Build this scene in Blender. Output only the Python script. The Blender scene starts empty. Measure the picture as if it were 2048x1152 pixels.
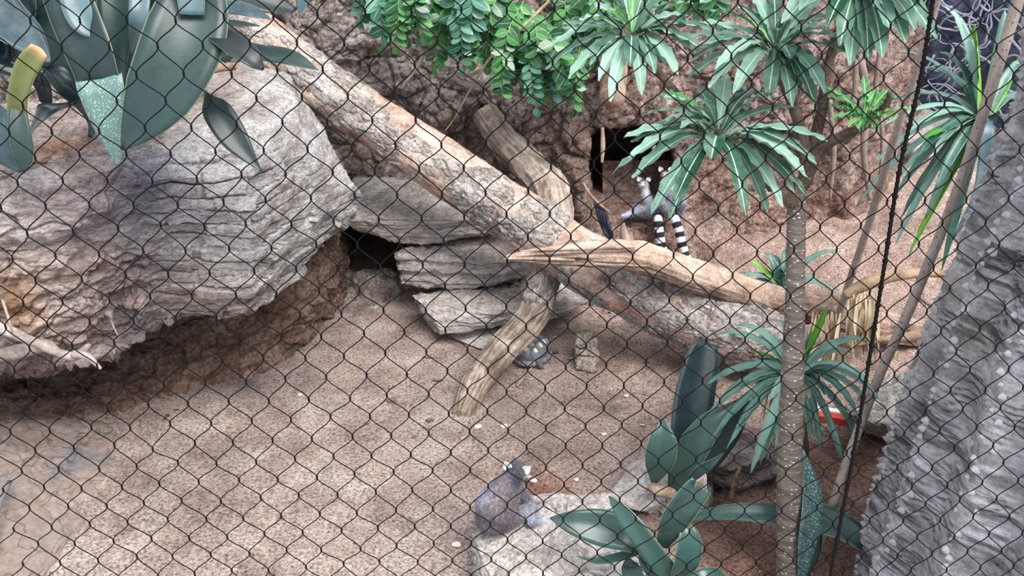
import bpy, bmesh, math, random
import numpy as np
from mathutils import Vector, Matrix
sc = bpy.context.scene
COL = sc.collection
random.seed(7)
rng = np.random.RandomState(7)
# ------------------------------------------------------------------ camera, sky, sun, exposure
H, PITCH, F = 2.9, math.radians(25), 1774.0
cam_d = bpy.data.cameras.new('camera'); cam = bpy.data.objects.new('camera', cam_d); COL.objects.link(cam)
cam.location = (0, 0, H); cam.rotation_euler = (math.pi/2-PITCH, 0, 0)
cam_d.sensor_width = 36; cam_d.lens = 36*F/2048; cam_d.clip_start = .05; cam_d.clip_end = 100
sc.camera = cam
world = bpy.data.worlds.new('world'); sc.world = world; world.use_nodes = True
bg = world.node_tree.nodes['Background']; bg.inputs[0].default_value = (.84, .91, 1, 1); bg.inputs[1].default_value = .95
sun_d = bpy.data.lights.new('sun', 'SUN'); sun = bpy.data.objects.new('sun', sun_d); COL.objects.link(sun)
sun.location = (3, -2, 8); sun.rotation_euler = (math.radians(30), math.radians(24), 0)
sun_d.energy = 3.6; sun_d.angle = math.radians(38); sun_d.color = (1, .96, .92)
vs = sc.view_settings
vs.view_transform = 'Standard'; vs.look = 'None'; vs.gamma = 1; vs.use_curve_mapping = False; vs.exposure = 0.72
# ------------------------------------------------------------------ points read off the picture, placed in metres
SP, CP = math.sin(PITCH), math.cos(PITCH)
def ray(px, py):
    a, b = (px-1024)/F, (576-py)/F
    return np.array([a, CP+b*SP, -SP+b*CP])
O = np.array([0, 0, H])
def P(px, py, zc): return O+ray(px, py)*zc
def W(px, py, Y):
    d = ray(px, py); return O+d*(Y/d[1])
def sm(x, a, b):
    t = np.clip((x-a)/(b-a), 0, 1); return t*t*(3-2*t)
def gz(x, y):
    x = np.asarray(x, float); y = np.asarray(y, float)
    return .32*sm(y, 5.2, 7.0)*sm(x, .9, 3.0)+.42*sm(y, 7.0, 9.2)*sm(x, 1.4, 3.2)+.1*sm(x, .9, 1.6)*sm(-y, -4.4, -3.2)+.12*sm(-x, 1.6, 3)*sm(-y, -4.6, -3)
def G(px, py, z=None):
    d = ray(px, py); zz = 0. if z is None else z; p = O
    for k in range(12):
        p = O+d*((zz-H)/d[2])
        if z is not None: break
        zz = .5*zz+.5*float(gz(p[0], p[1]))
    return p
# ------------------------------------------------------------------ noise
def _h(ix, iy, iz, s):
    n = (ix*73856093) ^ (iy*19349663) ^ (iz*83492791) ^ (s*2654435)
    n = (n & 0x7fffffff); n = ((n ^ (n >> 13))*1274126177) & 0x7fffffff
    n = ((n ^ (n >> 16))*668265263) & 0x7fffffff
    return (n ^ (n >> 15))
def hf(ix, iy, iz, s): return (_h(ix, iy, iz, s) % 65536)/65536.
def vnoise(p, s=0):
    i = np.floor(p).astype(np.int64); f = p-i; f = f*f*f*(f*(f*6-15)+10); r = 0
    for dx in (0, 1):
        wx = f[..., 0] if dx else 1-f[..., 0]
        for dy in (0, 1):
            wy = f[..., 1] if dy else 1-f[..., 1]
            for dz in (0, 1):
                wz = f[..., 2] if dz else 1-f[..., 2]
                r = r+wx*wy*wz*hf(i[..., 0]+dx, i[..., 1]+dy, i[..., 2]+dz, s)
    return r*2-1
def fbm(p, oct=4, s=0, g=.5, ridge=False):
    a, r, t = 1., 0., 0.
    for k in range(oct):
        v = vnoise(p*(2.03**k)+k*17.3, s+k)
        if ridge: v = 1-2*np.abs(v)
        r = r+a*v; t += a; a *= g
    return r/t
def worley(p, s=0):
    i = np.floor(p).astype(np.int64); d1 = np.full(p.shape[:-1], 9.); d2 = d1.copy(); cid = np.zeros(p.shape[:-1])
    for dx in (-1, 0, 1):
        for dy in (-1, 0, 1):
            for dz in (-1, 0, 1):
                a, b, c = i[..., 0]+dx, i[..., 1]+dy, i[..., 2]+dz
                q = np.stack([a+hf(a, b, c, s), b+hf(a, b, c, s+1), c+hf(a, b, c, s+2)], -1)
                d = np.linalg.norm(q-p, axis=-1); h = hf(a, b, c, s+3)
                m = d < d1; d2 = np.where(m, d1, np.minimum(d2, d)); cid = np.where(m, h, cid); d1 = np.where(m, d, d1)
    return d1, d2, cid
# ------------------------------------------------------------------ objects
def tag(o, label=None, cat=None, group=None, kind=None):
    if label: o['label'] = label
    if cat: o['category'] = cat
    if group: o['group'] = group
    if kind: o['kind'] = kind
    return o
def thing(name, label, cat, base, group=None):
    o = bpy.data.objects.new(name, None); COL.objects.link(o); o.location = base; o.empty_display_size = .05
    return tag(o, label, cat, group)
def bake(name, V, Fc, m, parent=None, smooth=True, base=None, col=None, uv=None):
    """one mesh object; V in world metres, moved to its base (or to its parent's)"""
    V = np.asarray(V, float).reshape(-1, 3)
    if parent is not None:
        q = parent; b = np.zeros(3)
        while q is not None: b = b+np.array(q.location); q = q.parent
    elif base is not None: b = np.array(base, float)
    else: b = np.array([V[:, 0].mean(), V[:, 1].mean(), V[:, 2].min()])
    me = bpy.data.meshes.new(name)
    Fa = Fc if isinstance(Fc, np.ndarray) else None
    if Fa is not None:
        n, k = Fa.shape; me.vertices.add(len(V)); me.vertices.foreach_set('co', (V-b).ravel())
        me.loops.add(n*k); me.loops.foreach_set('vertex_index', Fa.ravel().astype(np.int32))
        me.polygons.add(n); me.polygons.foreach_set('loop_start', np.arange(0, n*k, k, dtype=np.int32))
        try: me.polygons.foreach_set('loop_total', np.full(n, k, dtype=np.int32))
        except Exception: pass
        me.update(calc_edges=True); me.validate()
    else:
        me.from_pydata([tuple(v) for v in (V-b)], [], Fc); me.update()
    if len(me.polygons): me.polygons.foreach_set('use_smooth', np.full(len(me.polygons), smooth))
    if col is not None:
        a = me.color_attributes.new('tint', 'FLOAT_COLOR', 'POINT')
        c = np.ones((len(V), 4)); c[:, :3] = np.asarray(col).reshape(-1, 3); a.data.foreach_set('color', c.ravel())
    if uv is not None:
        l = me.uv_layers.new(name='uv'); li = np.zeros(len(me.loops), np.int32); me.loops.foreach_get('vertex_index', li)
        l.data.foreach_set('uv', np.asarray(uv).reshape(-1, 2)[li].ravel())
    if m: me.materials.append(m)
    o = bpy.data.objects.new(name, me); COL.objects.link(o)
    if parent is not None: o.parent = parent
    else: o.location = b
    return o
def gfaces(n, m, wrap=False):
    i = np.arange(n-1)[:, None]; j = np.arange(m if wrap else m-1)[None]; j2 = (j+1) % m
    return np.stack([i*m+j, i*m+j2, (i+1)*m+j2, (i+1)*m+j], -1).reshape(-1, 4)
def gnormal(A, wrap=False):
    dv = np.gradient(A, axis=0)
    du = (np.roll(A, -1, 1)-np.roll(A, 1, 1)) if wrap else np.gradient(A, axis=1)
    n = np.cross(du, dv); return n/np.maximum(np.linalg.norm(n, axis=-1, keepdims=True), 1e-9)
def upsample(C, n, m, smooth=.0):
    """control grid -> n x m grid (linear, softened by a few blurs)"""
    C = np.asarray(C, float); a = np.linspace(0, C.shape[0]-1, n); b = np.linspace(0, C.shape[1]-1, m)
    i = np.minimum(a.astype(int), C.shape[0]-2); j = np.minimum(b.astype(int), C.shape[1]-2)
    fa = (a-i)[:, None, None]; fb = (b-j)[None, :, None]
    R = (C[i][:, j]*(1-fa)*(1-fb)+C[i+1][:, j]*fa*(1-fb)+C[i][:, j+1]*(1-fa)*fb+C[i+1][:, j+1]*fa*fb)
    for k in range(int(smooth)):
        R[1:-1] = (R[:-2]+2*R[1:-1]+R[2:])/4; R[:, 1:-1] = (R[:, :-2]+2*R[:, 1:-1]+R[:, 2:])/4
    return R
def spline(pts, n):
    pts = np.asarray(pts, float); k = len(pts)
    if k == 2: return pts[0]+(pts[1]-pts[0])*np.linspace(0, 1, n)[:, None]
    q = np.vstack([2*pts[0]-pts[1], pts, 2*pts[-1]-pts[-2]]); t = np.linspace(0, k-1, n); i = np.minimum(t.astype(int), k-2); f = (t-i)[:, None]
    a, b, c, d = q[i], q[i+1], q[i+2], q[i+3]
    return .5*((2*b)+(-a+c)*f+(2*a-5*b+4*c-d)*f*f+(-a+3*b-3*c+d)*f**3)
def frames(c):
    T = np.gradient(c, axis=0); T /= np.maximum(np.linalg.norm(T, axis=1, keepdims=True), 1e-9)
    up = np.array([0, 0, 1.]) if abs(T[0, 2]) < .8 else np.array([0, -1., 0])
    N = np.zeros_like(c); n = up-T[0]*np.dot(up, T[0]); n /= np.linalg.norm(n)
    for k in range(len(c)):
        n = n-T[k]*np.dot(n, T[k]); n /= np.linalg.norm(n); N[k] = n
    return T, N, np.cross(T, N)
def tube(pts, rad, nu=12, nv=24, disp=None, cap=True, jag=0):
    """swept round body. rad: list along. returns V, F(list), centre line, s, theta"""
    c = spline(pts, nv); r = np.interp(np.linspace(0, 1, nv), np.linspace(0, 1, len(rad)), rad)
    T, N, B = frames(c); th = np.linspace(0, 2*np.pi, nu, endpoint=False)
    L = np.concatenate([[0], np.cumsum(np.linalg.norm(np.diff(c, axis=0), axis=1))])
    R = np.repeat(r[:, None], nu, 1); S, TH = np.meshgrid(L, th, indexing='ij')
    D = N[:, None]*np.cos(th)[None, :, None]+B[:, None]*np.sin(th)[None, :, None]
    A = c[:, None]+D*R[..., None]
    if disp is not None: A = A+D*disp(A, S, TH, R)[..., None]
    return A, D, S, TH, c
def tube_obj(name, m, pts, rad, nu=10, nv=20, disp=None, parent=None, colf=None, smooth=True, base=None):
    A, D, S, TH, c = tube(pts, rad, nu, nv, disp)
    n, k = A.shape[:2]; V = np.vstack([A.reshape(-1, 3), A[0].mean(0), A[-1].mean(0)])
    Fl = gfaces(n, k, True).tolist(); Fl += [[n*k, (j+1) % k, j] for j in range(k)]; Fl += [[n*k+1, (n-1)*k+j, (n-1)*k+(j+1) % k] for j in range(k)]
    Fl = [[f[0], f[3], f[2], f[1]] if len(f) == 4 else f[::-1] for f in Fl]
    uv = np.vstack([np.stack([TH/6.2832, S], -1).reshape(-1, 2), [[0, 0], [0, 0]]])
    col = None
    if colf is not None:
        cc = colf(A, S, TH); col = np.vstack([cc.reshape(-1, 3), cc[0].mean(0), cc[-1].mean(0)])
    return bake(name, V, Fl, m, parent, smooth, base, col, uv)
def cones(pts, dirs, hs, rs, seg=5):
    V, Fl = [], []
    for p, d, h, r in zip(pts, dirs, hs, rs):
        d = d/np.linalg.norm(d); a = np.cross(d, [0.3, .5, .8]); a /= np.linalg.norm(a); b = np.cross(d, a); o = len(V)
        for k in range(seg):
            t = 2*math.pi*k/seg; V.append(p-d*h*.2+(a*math.cos(t)+b*math.sin(t))*r)
        V.append(p+d*h)
        Fl += [[o+k, o+(k+1) % seg, o+seg] for k in range(seg)]
    return np.array(V), Fl
def hull_rock(name, pts, m, parent=None, res=64, rough=.02, strata=0, seed=1, soft=.03, col=None, sdir=(0, 0, 1), sfreq=30, label=None, cat='rock', group=None, crack=.0):
    """a closed stone: a fine sphere pulled onto the hull of the given corners, softened, layered and roughened"""
    pts = np.asarray(pts, float); bm = bmesh.new(); vs_ = [bm.verts.new(p) for p in pts]
    bmesh.ops.convex_hull(bm, input=vs_); bm.faces.ensure_lookup_table(); bm.normal_update()
    c = pts.mean(0); pl = []
    for f in bm.faces:
        n = np.array(f.normal); h = np.dot(n, np.array(f.verts[0].co)-c)
        if h < 0: n, h = -n, -h
        if h > 1e-4: pl.append((n, h))
    bm.free()
    n2, m2 = res, res*2; ph = np.linspace(0, np.pi, n2); th = np.linspace(0, 2*np.pi, m2, endpoint=False)
    ext = pts.max(0)-pts.min(0)
    D = np.stack([np.sin(ph)[:, None]*np.cos(th)[None]*ext[0], np.sin(ph)[:, None]*np.sin(th)[None]*ext[1], np.repeat(np.cos(ph)[:, None], m2, 1)*ext[2]], -1)
    D /= np.linalg.norm(D, axis=-1, keepdims=True)
    k = 1./soft; acc = 0
    inv = np.stack([np.maximum(D@n, 1e-3)/h for n, h in pl], -1)   # 1/r
    pw = 60; R = 1./((np.sum(inv**pw, -1))**(1/pw))
    A = c+D*R[..., None]
    N = D.copy()
    N = gnormal(A, True)
    s = np.sign(np.mean(np.sum(N*D, -1))); N = N*s
    d = rough*fbm(A*6, 5, seed, .55)+rough*.5*fbm(A*25, 3, seed+9)
    if strata:
        sd = np.array(sdir, float); sd /= np.linalg.norm(sd)
        q = (A@sd)*sfreq+1.3*fbm(A*np.array([3, 3, 3]), 3, seed+3)
        f = q-np.floor(q); lay = hf(np.floor(q).astype(int), 0*np.floor(q).astype(int), 0*np.floor(q).astype(int), seed)
        d = d+strata*((lay-.5)*1.6-(sm(f, .86, .96)-sm(f, .96, 1.0))*.9)*(1-np.abs(N@sd)**2)
    if crack:
        d1, d2, _ = worley(A*np.array([5, 5, 8])+.3*fbm(A*8, 3, 5)[..., None], seed+40); d = d-crack*(1-sm(d2-d1, 0, .07))
    A = A+N*d[..., None]
    A[0] = A[0].mean(0); A[-1] = A[-1].mean(0)
    cc = None
    if col is not None: cc = col(A).reshape(-1, 3)
    o = bake(name, A, gfaces(n2, m2, True)[:, ::-1].copy() if s > 0 else gfaces(n2, m2, True), m, parent, True, None, cc)
    if label: tag(o, label, cat, group)
    return o
# ------------------------------------------------------------------ materials
def C(r, g, b):
    f = lambda v: ((v/255+.055)/1.055)**2.4 if v > 10 else v/255/12.92
    return (f(r), f(g), f(b), 1)
def nmat(name):
    m = bpy.data.materials.new(name); m.use_nodes = True; nt = m.node_tree; b = nt.nodes['Principled BSDF']
    return m, nt, b
def ramp(nt, stops, fac):
    r = nt.nodes.new('ShaderNodeValToRGB'); e = r.color_ramp.elements
    while len(e) < len(stops): e.new(.5)
    for x, (p, c) in zip(e, stops): x.position = p; x.color = c if len(c) == 4 else (*c, 1)
    nt.links.new(fac, r.inputs[0]); return r.outputs[0]
def nz(nt, vec, scale, detail=6, rough=.6, dist=0):
    n = nt.nodes.new('ShaderNodeTexNoise'); n.inputs['Scale'].default_value = scale; n.inputs['Detail'].default_value = detail
    n.inputs['Roughness'].default_value = rough; n.inputs['Distortion'].default_value = dist; nt.links.new(vec, n.inputs['Vector']); return n.outputs['Fac']
def mixc(nt, a, b, fac=1., mode='MULTIPLY'):
    n = nt.nodes.new('ShaderNodeMix'); n.data_type = 'RGBA'; n.blend_type = mode
    for k, v in ((6, a), (7, b)):
        if isinstance(v, tuple): n.inputs[k].default_value = v
        else: nt.links.new(v, n.inputs[k])
    if isinstance(fac, (int, float)): n.inputs[0].default_value = fac
    else: nt.links.new(fac, n.inputs[0])
    return n.outputs[2]
def mth(nt, op, a, b=None):
    n = nt.nodes.new('ShaderNodeMath'); n.operation = op
    for k, v in enumerate((a, b)):
        if v is None: continue
        if isinstance(v, (int, float)): n.inputs[k].default_value = v
        else: nt.links.new(v, n.inputs[k])
    return n.outputs[0]
def coords(nt, kind='Object', scale=(1, 1, 1)):
    t = nt.nodes.new('ShaderNodeTexCoord'); mp = nt.nodes.new('ShaderNodeMapping'); mp.inputs['Scale'].default_value = scale
    nt.links.new(t.outputs[kind], mp.inputs['Vector']); return mp.outputs[0]
def bump(nt, b, h, strength=.5, dist=.01, prev=None):
    n = nt.nodes.new('ShaderNodeBump'); n.inputs['Strength'].default_value = strength; n.inputs['Distance'].default_value = dist
    nt.links.new(h, n.inputs['Height'])
    if prev is not None: nt.links.new(prev, n.inputs['Normal'])
    nt.links.new(n.outputs[0], b.inputs['Normal']); return n.outputs[0]
def stone(name, stops, scale=4, an=(1, 1, 1), fine=60, crack=0, cscale=9, tint=True, rough=.85, bs=.6, bd=.02, speck=.5, fb=.012, cw=.05):
    """mottled mineral or wood: broad colour noise, speckle, optional hairline cracks, two scales of relief"""
    m, nt, b = nmat(name); v = coords(nt, 'Object', an); v0 = coords(nt)
    n1 = nz(nt, v, scale, 9, .68, .3); col = ramp(nt, stops, n1)
    n2 = nz(nt, v, fine, 5, .75); sp = ramp(nt, [(.3, (1-speck,)*3), (.5, (1, 1, 1)), (.72, (1+speck*.8,)*3)], n2); col = mixc(nt, col, sp, 1.)
    h = mth(nt, 'ADD', mth(nt, 'MULTIPLY', n1, 1.), mth(nt, 'MULTIPLY', n2, .35))
    if crack:
        wv = nt.nodes.new('ShaderNodeVectorMath'); wv.operation = 'ADD'; nn = nt.nodes.new('ShaderNodeTexNoise'); nn.inputs['Scale'].default_value = cscale*.7; nn.inputs['Detail'].default_value = 4
        nt.links.new(v, nn.inputs['Vector']); sc_ = nt.nodes.new('ShaderNodeVectorMath'); sc_.operation = 'SCALE'; sc_.inputs['Scale'].default_value = 2.2/cscale
        nt.links.new(nn.outputs['Color'], sc_.inputs[0]); nt.links.new(v, wv.inputs[0]); nt.links.new(sc_.outputs[0], wv.inputs[1])
        vo = nt.nodes.new('ShaderNodeTexVoronoi'); vo.feature = 'DISTANCE_TO_EDGE'; vo.inputs['Scale'].default_value = cscale; nt.links.new(wv.outputs[0], vo.inputs['Vector'])
        ck = ramp(nt, [(0, (0, 0, 0)), (cw, (1, 1, 1))], vo.outputs['Distance'])
        ck2 = ramp(nt, [(0, (1-crack,)*3), (1, (1, 1, 1))], ck)
        col = mixc(nt, col, ck2, 1.); h = mth(nt, 'ADD', h, mth(nt, 'MULTIPLY', ck, .5*crack))
    if tint:
        a = nt.nodes.new('ShaderNodeAttribute'); a.attribute_name = 'tint'; col = mixc(nt, col, a.outputs['Color'], 1.)
    nt.links.new(col, b.inputs['Base Color']); b.inputs['Roughness'].default_value = rough; b.inputs['Specular IOR Level'].default_value = .12
    p = bump(nt, b, h, bs, bd); bump(nt, b, nz(nt, v0, fine*2.2, 3, .7), bs, fb, p)
    return m
def plain(name, c, rough=.6, var=.25, scale=20, bs=.2, metal=0, an=(1, 1, 1)):
    m, nt, b = nmat(name); v = coords(nt, 'Object', an); n = nz(nt, v, scale, 5, .6)
    col = mixc(nt, c, ramp(nt, [(.3, (1-var,)*3), (.7, (1+var,)*3)], n), 1.)
    nt.links.new(col, b.inputs['Base Color']); b.inputs['Roughness'].default_value = rough; b.inputs['Metallic'].default_value = metal; b.inputs['Specular IOR Level'].default_value = .25
    bump(nt, b, n, bs, .004); return m
def leafmat(name, c1, c2, rib=(200, 225, 190), ribw=.035, veins=True, edge=None, rough=.38, mottle=0, spots=0, trans=.12, tipc=None):
    """leaf: u runs across (0..1), v along (0..1)"""
    m, nt, b = nmat(name); t = nt.nodes.new('ShaderNodeTexCoord'); s = nt.nodes.new('ShaderNodeSeparateXYZ'); nt.links.new(t.outputs['UV'], s.inputs[0])
    u = mth(nt, 'ABSOLUTE', mth(nt, 'SUBTRACT', s.outputs[0], .5)); vv = s.outputs[1]
    oi = nt.nodes.new('ShaderNodeObjectInfo'); v = coords(nt); n = nz(nt, v, 14, 5, .65)
    f = mth(nt, 'ADD', mth(nt, 'MULTIPLY', n, .6), mth(nt, 'MULTIPLY', oi.outputs['Random'], .5))
    col = ramp(nt, [(.32, C(*c1)), (.72, C(*c2))], f)
    h = n
    if veins:
        w = mth(nt, 'SINE', mth(nt, 'MULTIPLY', mth(nt, 'ADD', vv, mth(nt, 'MULTIPLY', u, -.28)), 190.))
        h = mth(nt, 'ADD', mth(nt, 'MULTIPLY', w, .35), n)
        col = mixc(nt, col, ramp(nt, [(0, (.9, .9, .9)), (1, (1.07, 1.07, 1.07))], mth(nt, 'ADD', mth(nt, 'MULTIPLY', w, .5), .5)), .7)
    if mottle:
        st = coords(nt, 'UV', (9, 60, 1)); col = mixc(nt, col, ramp(nt, [(.58, (1, 1, 1)), (.7, (1+mottle,)*3)], nz(nt, st, 1.6, 4, .7)), 1.)
    if spots:
        vo = nt.nodes.new('ShaderNodeTexVoronoi'); vo.inputs['Scale'].default_value = 105; nt.links.new(coords(nt), vo.inputs['Vector'])
        col = mixc(nt, col, C(190, 205, 195), ramp(nt, [(.2, (spots,)*3), (.36, (0, 0, 0))], vo.outputs['Distance']), 'MIX')
    if tipc: col = mixc(nt, col, C(*tipc), ramp(nt, [(.9, (0, 0, 0)), (1, (1, 1, 1))], vv), 'MIX')
    if rib: col = mixc(nt, col, C(*rib), ramp(nt, [(ribw*.5, (.85,)*3), (ribw, (0, 0, 0))], u), 'MIX')
    if edge: col = mixc(nt, col, C(*edge), ramp(nt, [(.475, (0, 0, 0)), (.498, (.6,)*3)], u), 'MIX')
    nt.links.new(col, b.inputs['Base Color']); b.inputs['Roughness'].default_value = rough
    bump(nt, b, h, .35, .004)
    if trans:
        tr = nt.nodes.new('ShaderNodeBsdfTranslucent'); nt.links.new(mixc(nt, col, (.9, 1, .4, 1), 1.), tr.inputs[0]); mx = nt.nodes.new('ShaderNodeMixShader'); mx.inputs[0].default_value = trans
        nt.links.new(b.outputs[0], mx.inputs[1]); nt.links.new(tr.outputs[0], mx.inputs[2]); nt.links.new(mx.outputs[0], nt.nodes['Material Output'].inputs[0])
    return m
# ================================================================== THE SETTING
M = {}
M['sand'] = stone('sand', [(.3, C(154, 132, 124)), (.5, C(188, 167, 158)), (.7, C(210, 194, 186))], 3.0, fine=62, speck=1.1, bs=1, bd=.02, fb=.016, rough=.95)
M['wall'] = stone('mud_rock', [(.28, C(98, 86, 82)), (.42, C(146, 128, 120)), (.55, C(172, 158, 150)), (.72, C(200, 190, 182))], 5, fine=42, speck=.8, bs=1, bd=.035, crack=.3, cscale=8, cw=.02)
M['grey_rock'] = stone('grey_rock', [(.3, C(120, 112, 110)), (.45, C(168, 161, 158)), (.6, C(198, 194, 192)), (.75, C(218, 216, 215))], 4, an=(1, 1, 3.2), fine=38, speck=.65, bs=1, bd=.025, crack=.22, cscale=5, cw=.012)
M['slab'] = stone('slab_stone', [(.3, C(150, 134, 124)), (.46, C(182, 171, 164)), (.58, C(202, 195, 191)), (.75, C(218, 214, 212))], 4.5, an=(1, 1, 5), fine=34, speck=.6, bs=1, bd=.022, crack=.28, cscale=5, cw=.012, tint=False)
M['dark_slab'] = stone('dark_layered_stone', [(.3, C(76, 68, 66)), (.5, C(118, 106, 102)), (.75, C(160, 150, 144))], 7, an=(1, 1, 5), fine=40, speck=.4, bs=.8, bd=.02, crack=.5, cscale=6, tint=False)
M['cement'] = stone('cement', [(.3, C(88, 86, 90)), (.42, C(116, 112, 112)), (.5, C(134, 118, 110)), (.7, C(142, 130, 124))], 2.2, fine=26, speck=.3, bs=.4, bd=.01, crack=.5, cscale=3, cw=.02, tint=False)
M['backdrop'] = stone('slate_backdrop', [(.3, C(52, 58, 76)), (.5, C(88, 96, 116)), (.7, C(140, 148, 172))], 5, fine=20, speck=.4, bs=.6, tint=False)
M['soil_litter'] = plain('litter', C(92, 66, 54), .9, .5, 40)
# ground
def ground():
    x = np.linspace(-4.2, 5.6, 560); y = np.linspace(1.4, 9.6, 470); X, Y = np.meshgrid(x, y)
    p = np.stack([X, Y, X*0], -1)
    z = gz(X, Y)+.016*fbm(p*2.5, 4, 3)
    lump = fbm(p*9, 4, 11)
    z = z+.014*lump*(.4+1.3*sm(X, -.2, 1))
    # scuffed hollows right of the middle, where the sand has been walked
    z = z-.05*np.exp(-((X-.12)**2/.03+(Y-3.75)**2/.03))
    d1, d2, cid = worley(p*9, 5); z = z-.018*(1-sm(d1, .1, .45))*sm(X, .1, .9)*sm(Y, 3.2, 4)
    z = z+.05*fbm(p*5, 4, 50)*sm(X, .9, 1.4)*(1-sm(Y, 4.3, 4.9))
    soil = sm(X-.25*fbm(p*3, 3, 8), .78, 1.02)*(1-sm(Y+.3*fbm(p*3, 3, 9)-.1*X, 3.95, 4.3))
    dirt = sm(fbm(p*2.2, 4, 21), .1, .5)
    c = np.ones(X.shape+(3,)); warm = sm(X, -.4, 1.2)
    c = c*(1-warm[..., None]*(1-np.array([1.03, .97, .93])))
    c = c*(1-.2*dirt[..., None])*(1-.14*(1-sm(lump, -.5, .1)))[..., None]
    c = c*(1-.62*soil[..., None]*np.array([.78, .94, 1.0]))
    red = np.exp(-((X-.14)**2/.05+(Y-3.78)**2/.03)); c = c*(1-red[..., None]*np.array([.28, .5, .58]))
    # darker, greyer damp litter near the left wall and the den mouth
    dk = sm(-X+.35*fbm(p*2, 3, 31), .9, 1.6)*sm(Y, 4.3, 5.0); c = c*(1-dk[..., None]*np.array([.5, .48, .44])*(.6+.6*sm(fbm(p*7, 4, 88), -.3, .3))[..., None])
    V = np.stack([X, Y, z], -1)
    o = bake('floor', V, gfaces(*X.shape), M['sand'], None, True, (0, 0, 0), c); tag(o, kind='structure'); return o
ground()
# grains and crumbs lying loose on the ground
def crumbs():
    n = 5200; x = rng.uniform(-2.8, 2.6, n); y = rng.uniform(2.6, 6.6, n)
    keep = fbm(np.stack([x*1.5, y*1.5, x*0], -1), 3, 77) > -.12; x, y = x[keep], y[keep]; V, Fl = [], []
    q = np.array([[1, 0, 0], [0, 1, 0], [-1, 0, 0], [0, -1, 0], [0, 0, .8]])
    zz = gz(x, y)+.012*fbm(np.stack([x, y, x*0], -1)*2.5, 4, 3)
    for i in range(len(x)):
        r = random.choice([.004, .005, .006, .008, .011]); a = random.random()*6.3; e = random.uniform(.5, 1)
        R = np.array([[math.cos(a), -math.sin(a), 0], [math.sin(a), math.cos(a), 0], [0, 0, 1]]); o = len(V)
        V += list((q*[r, r*e, r])@R.T+[x[i], y[i], zz[i]+r*.3]); Fl += [[o, o+1, o+4], [o+1, o+2, o+4], [o+2, o+3, o+4], [o+3, o, o+4]]
    o = bake('gravel', V, Fl, plain('gravel_crumbs', C(136, 112, 100), .9, .7, 30), None, False, (0, 3, 0))
    tag(o, 'loose grit and bark crumbs strewn over the pink sand', 'gravel', kind='stuff')
crumbs()
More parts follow.
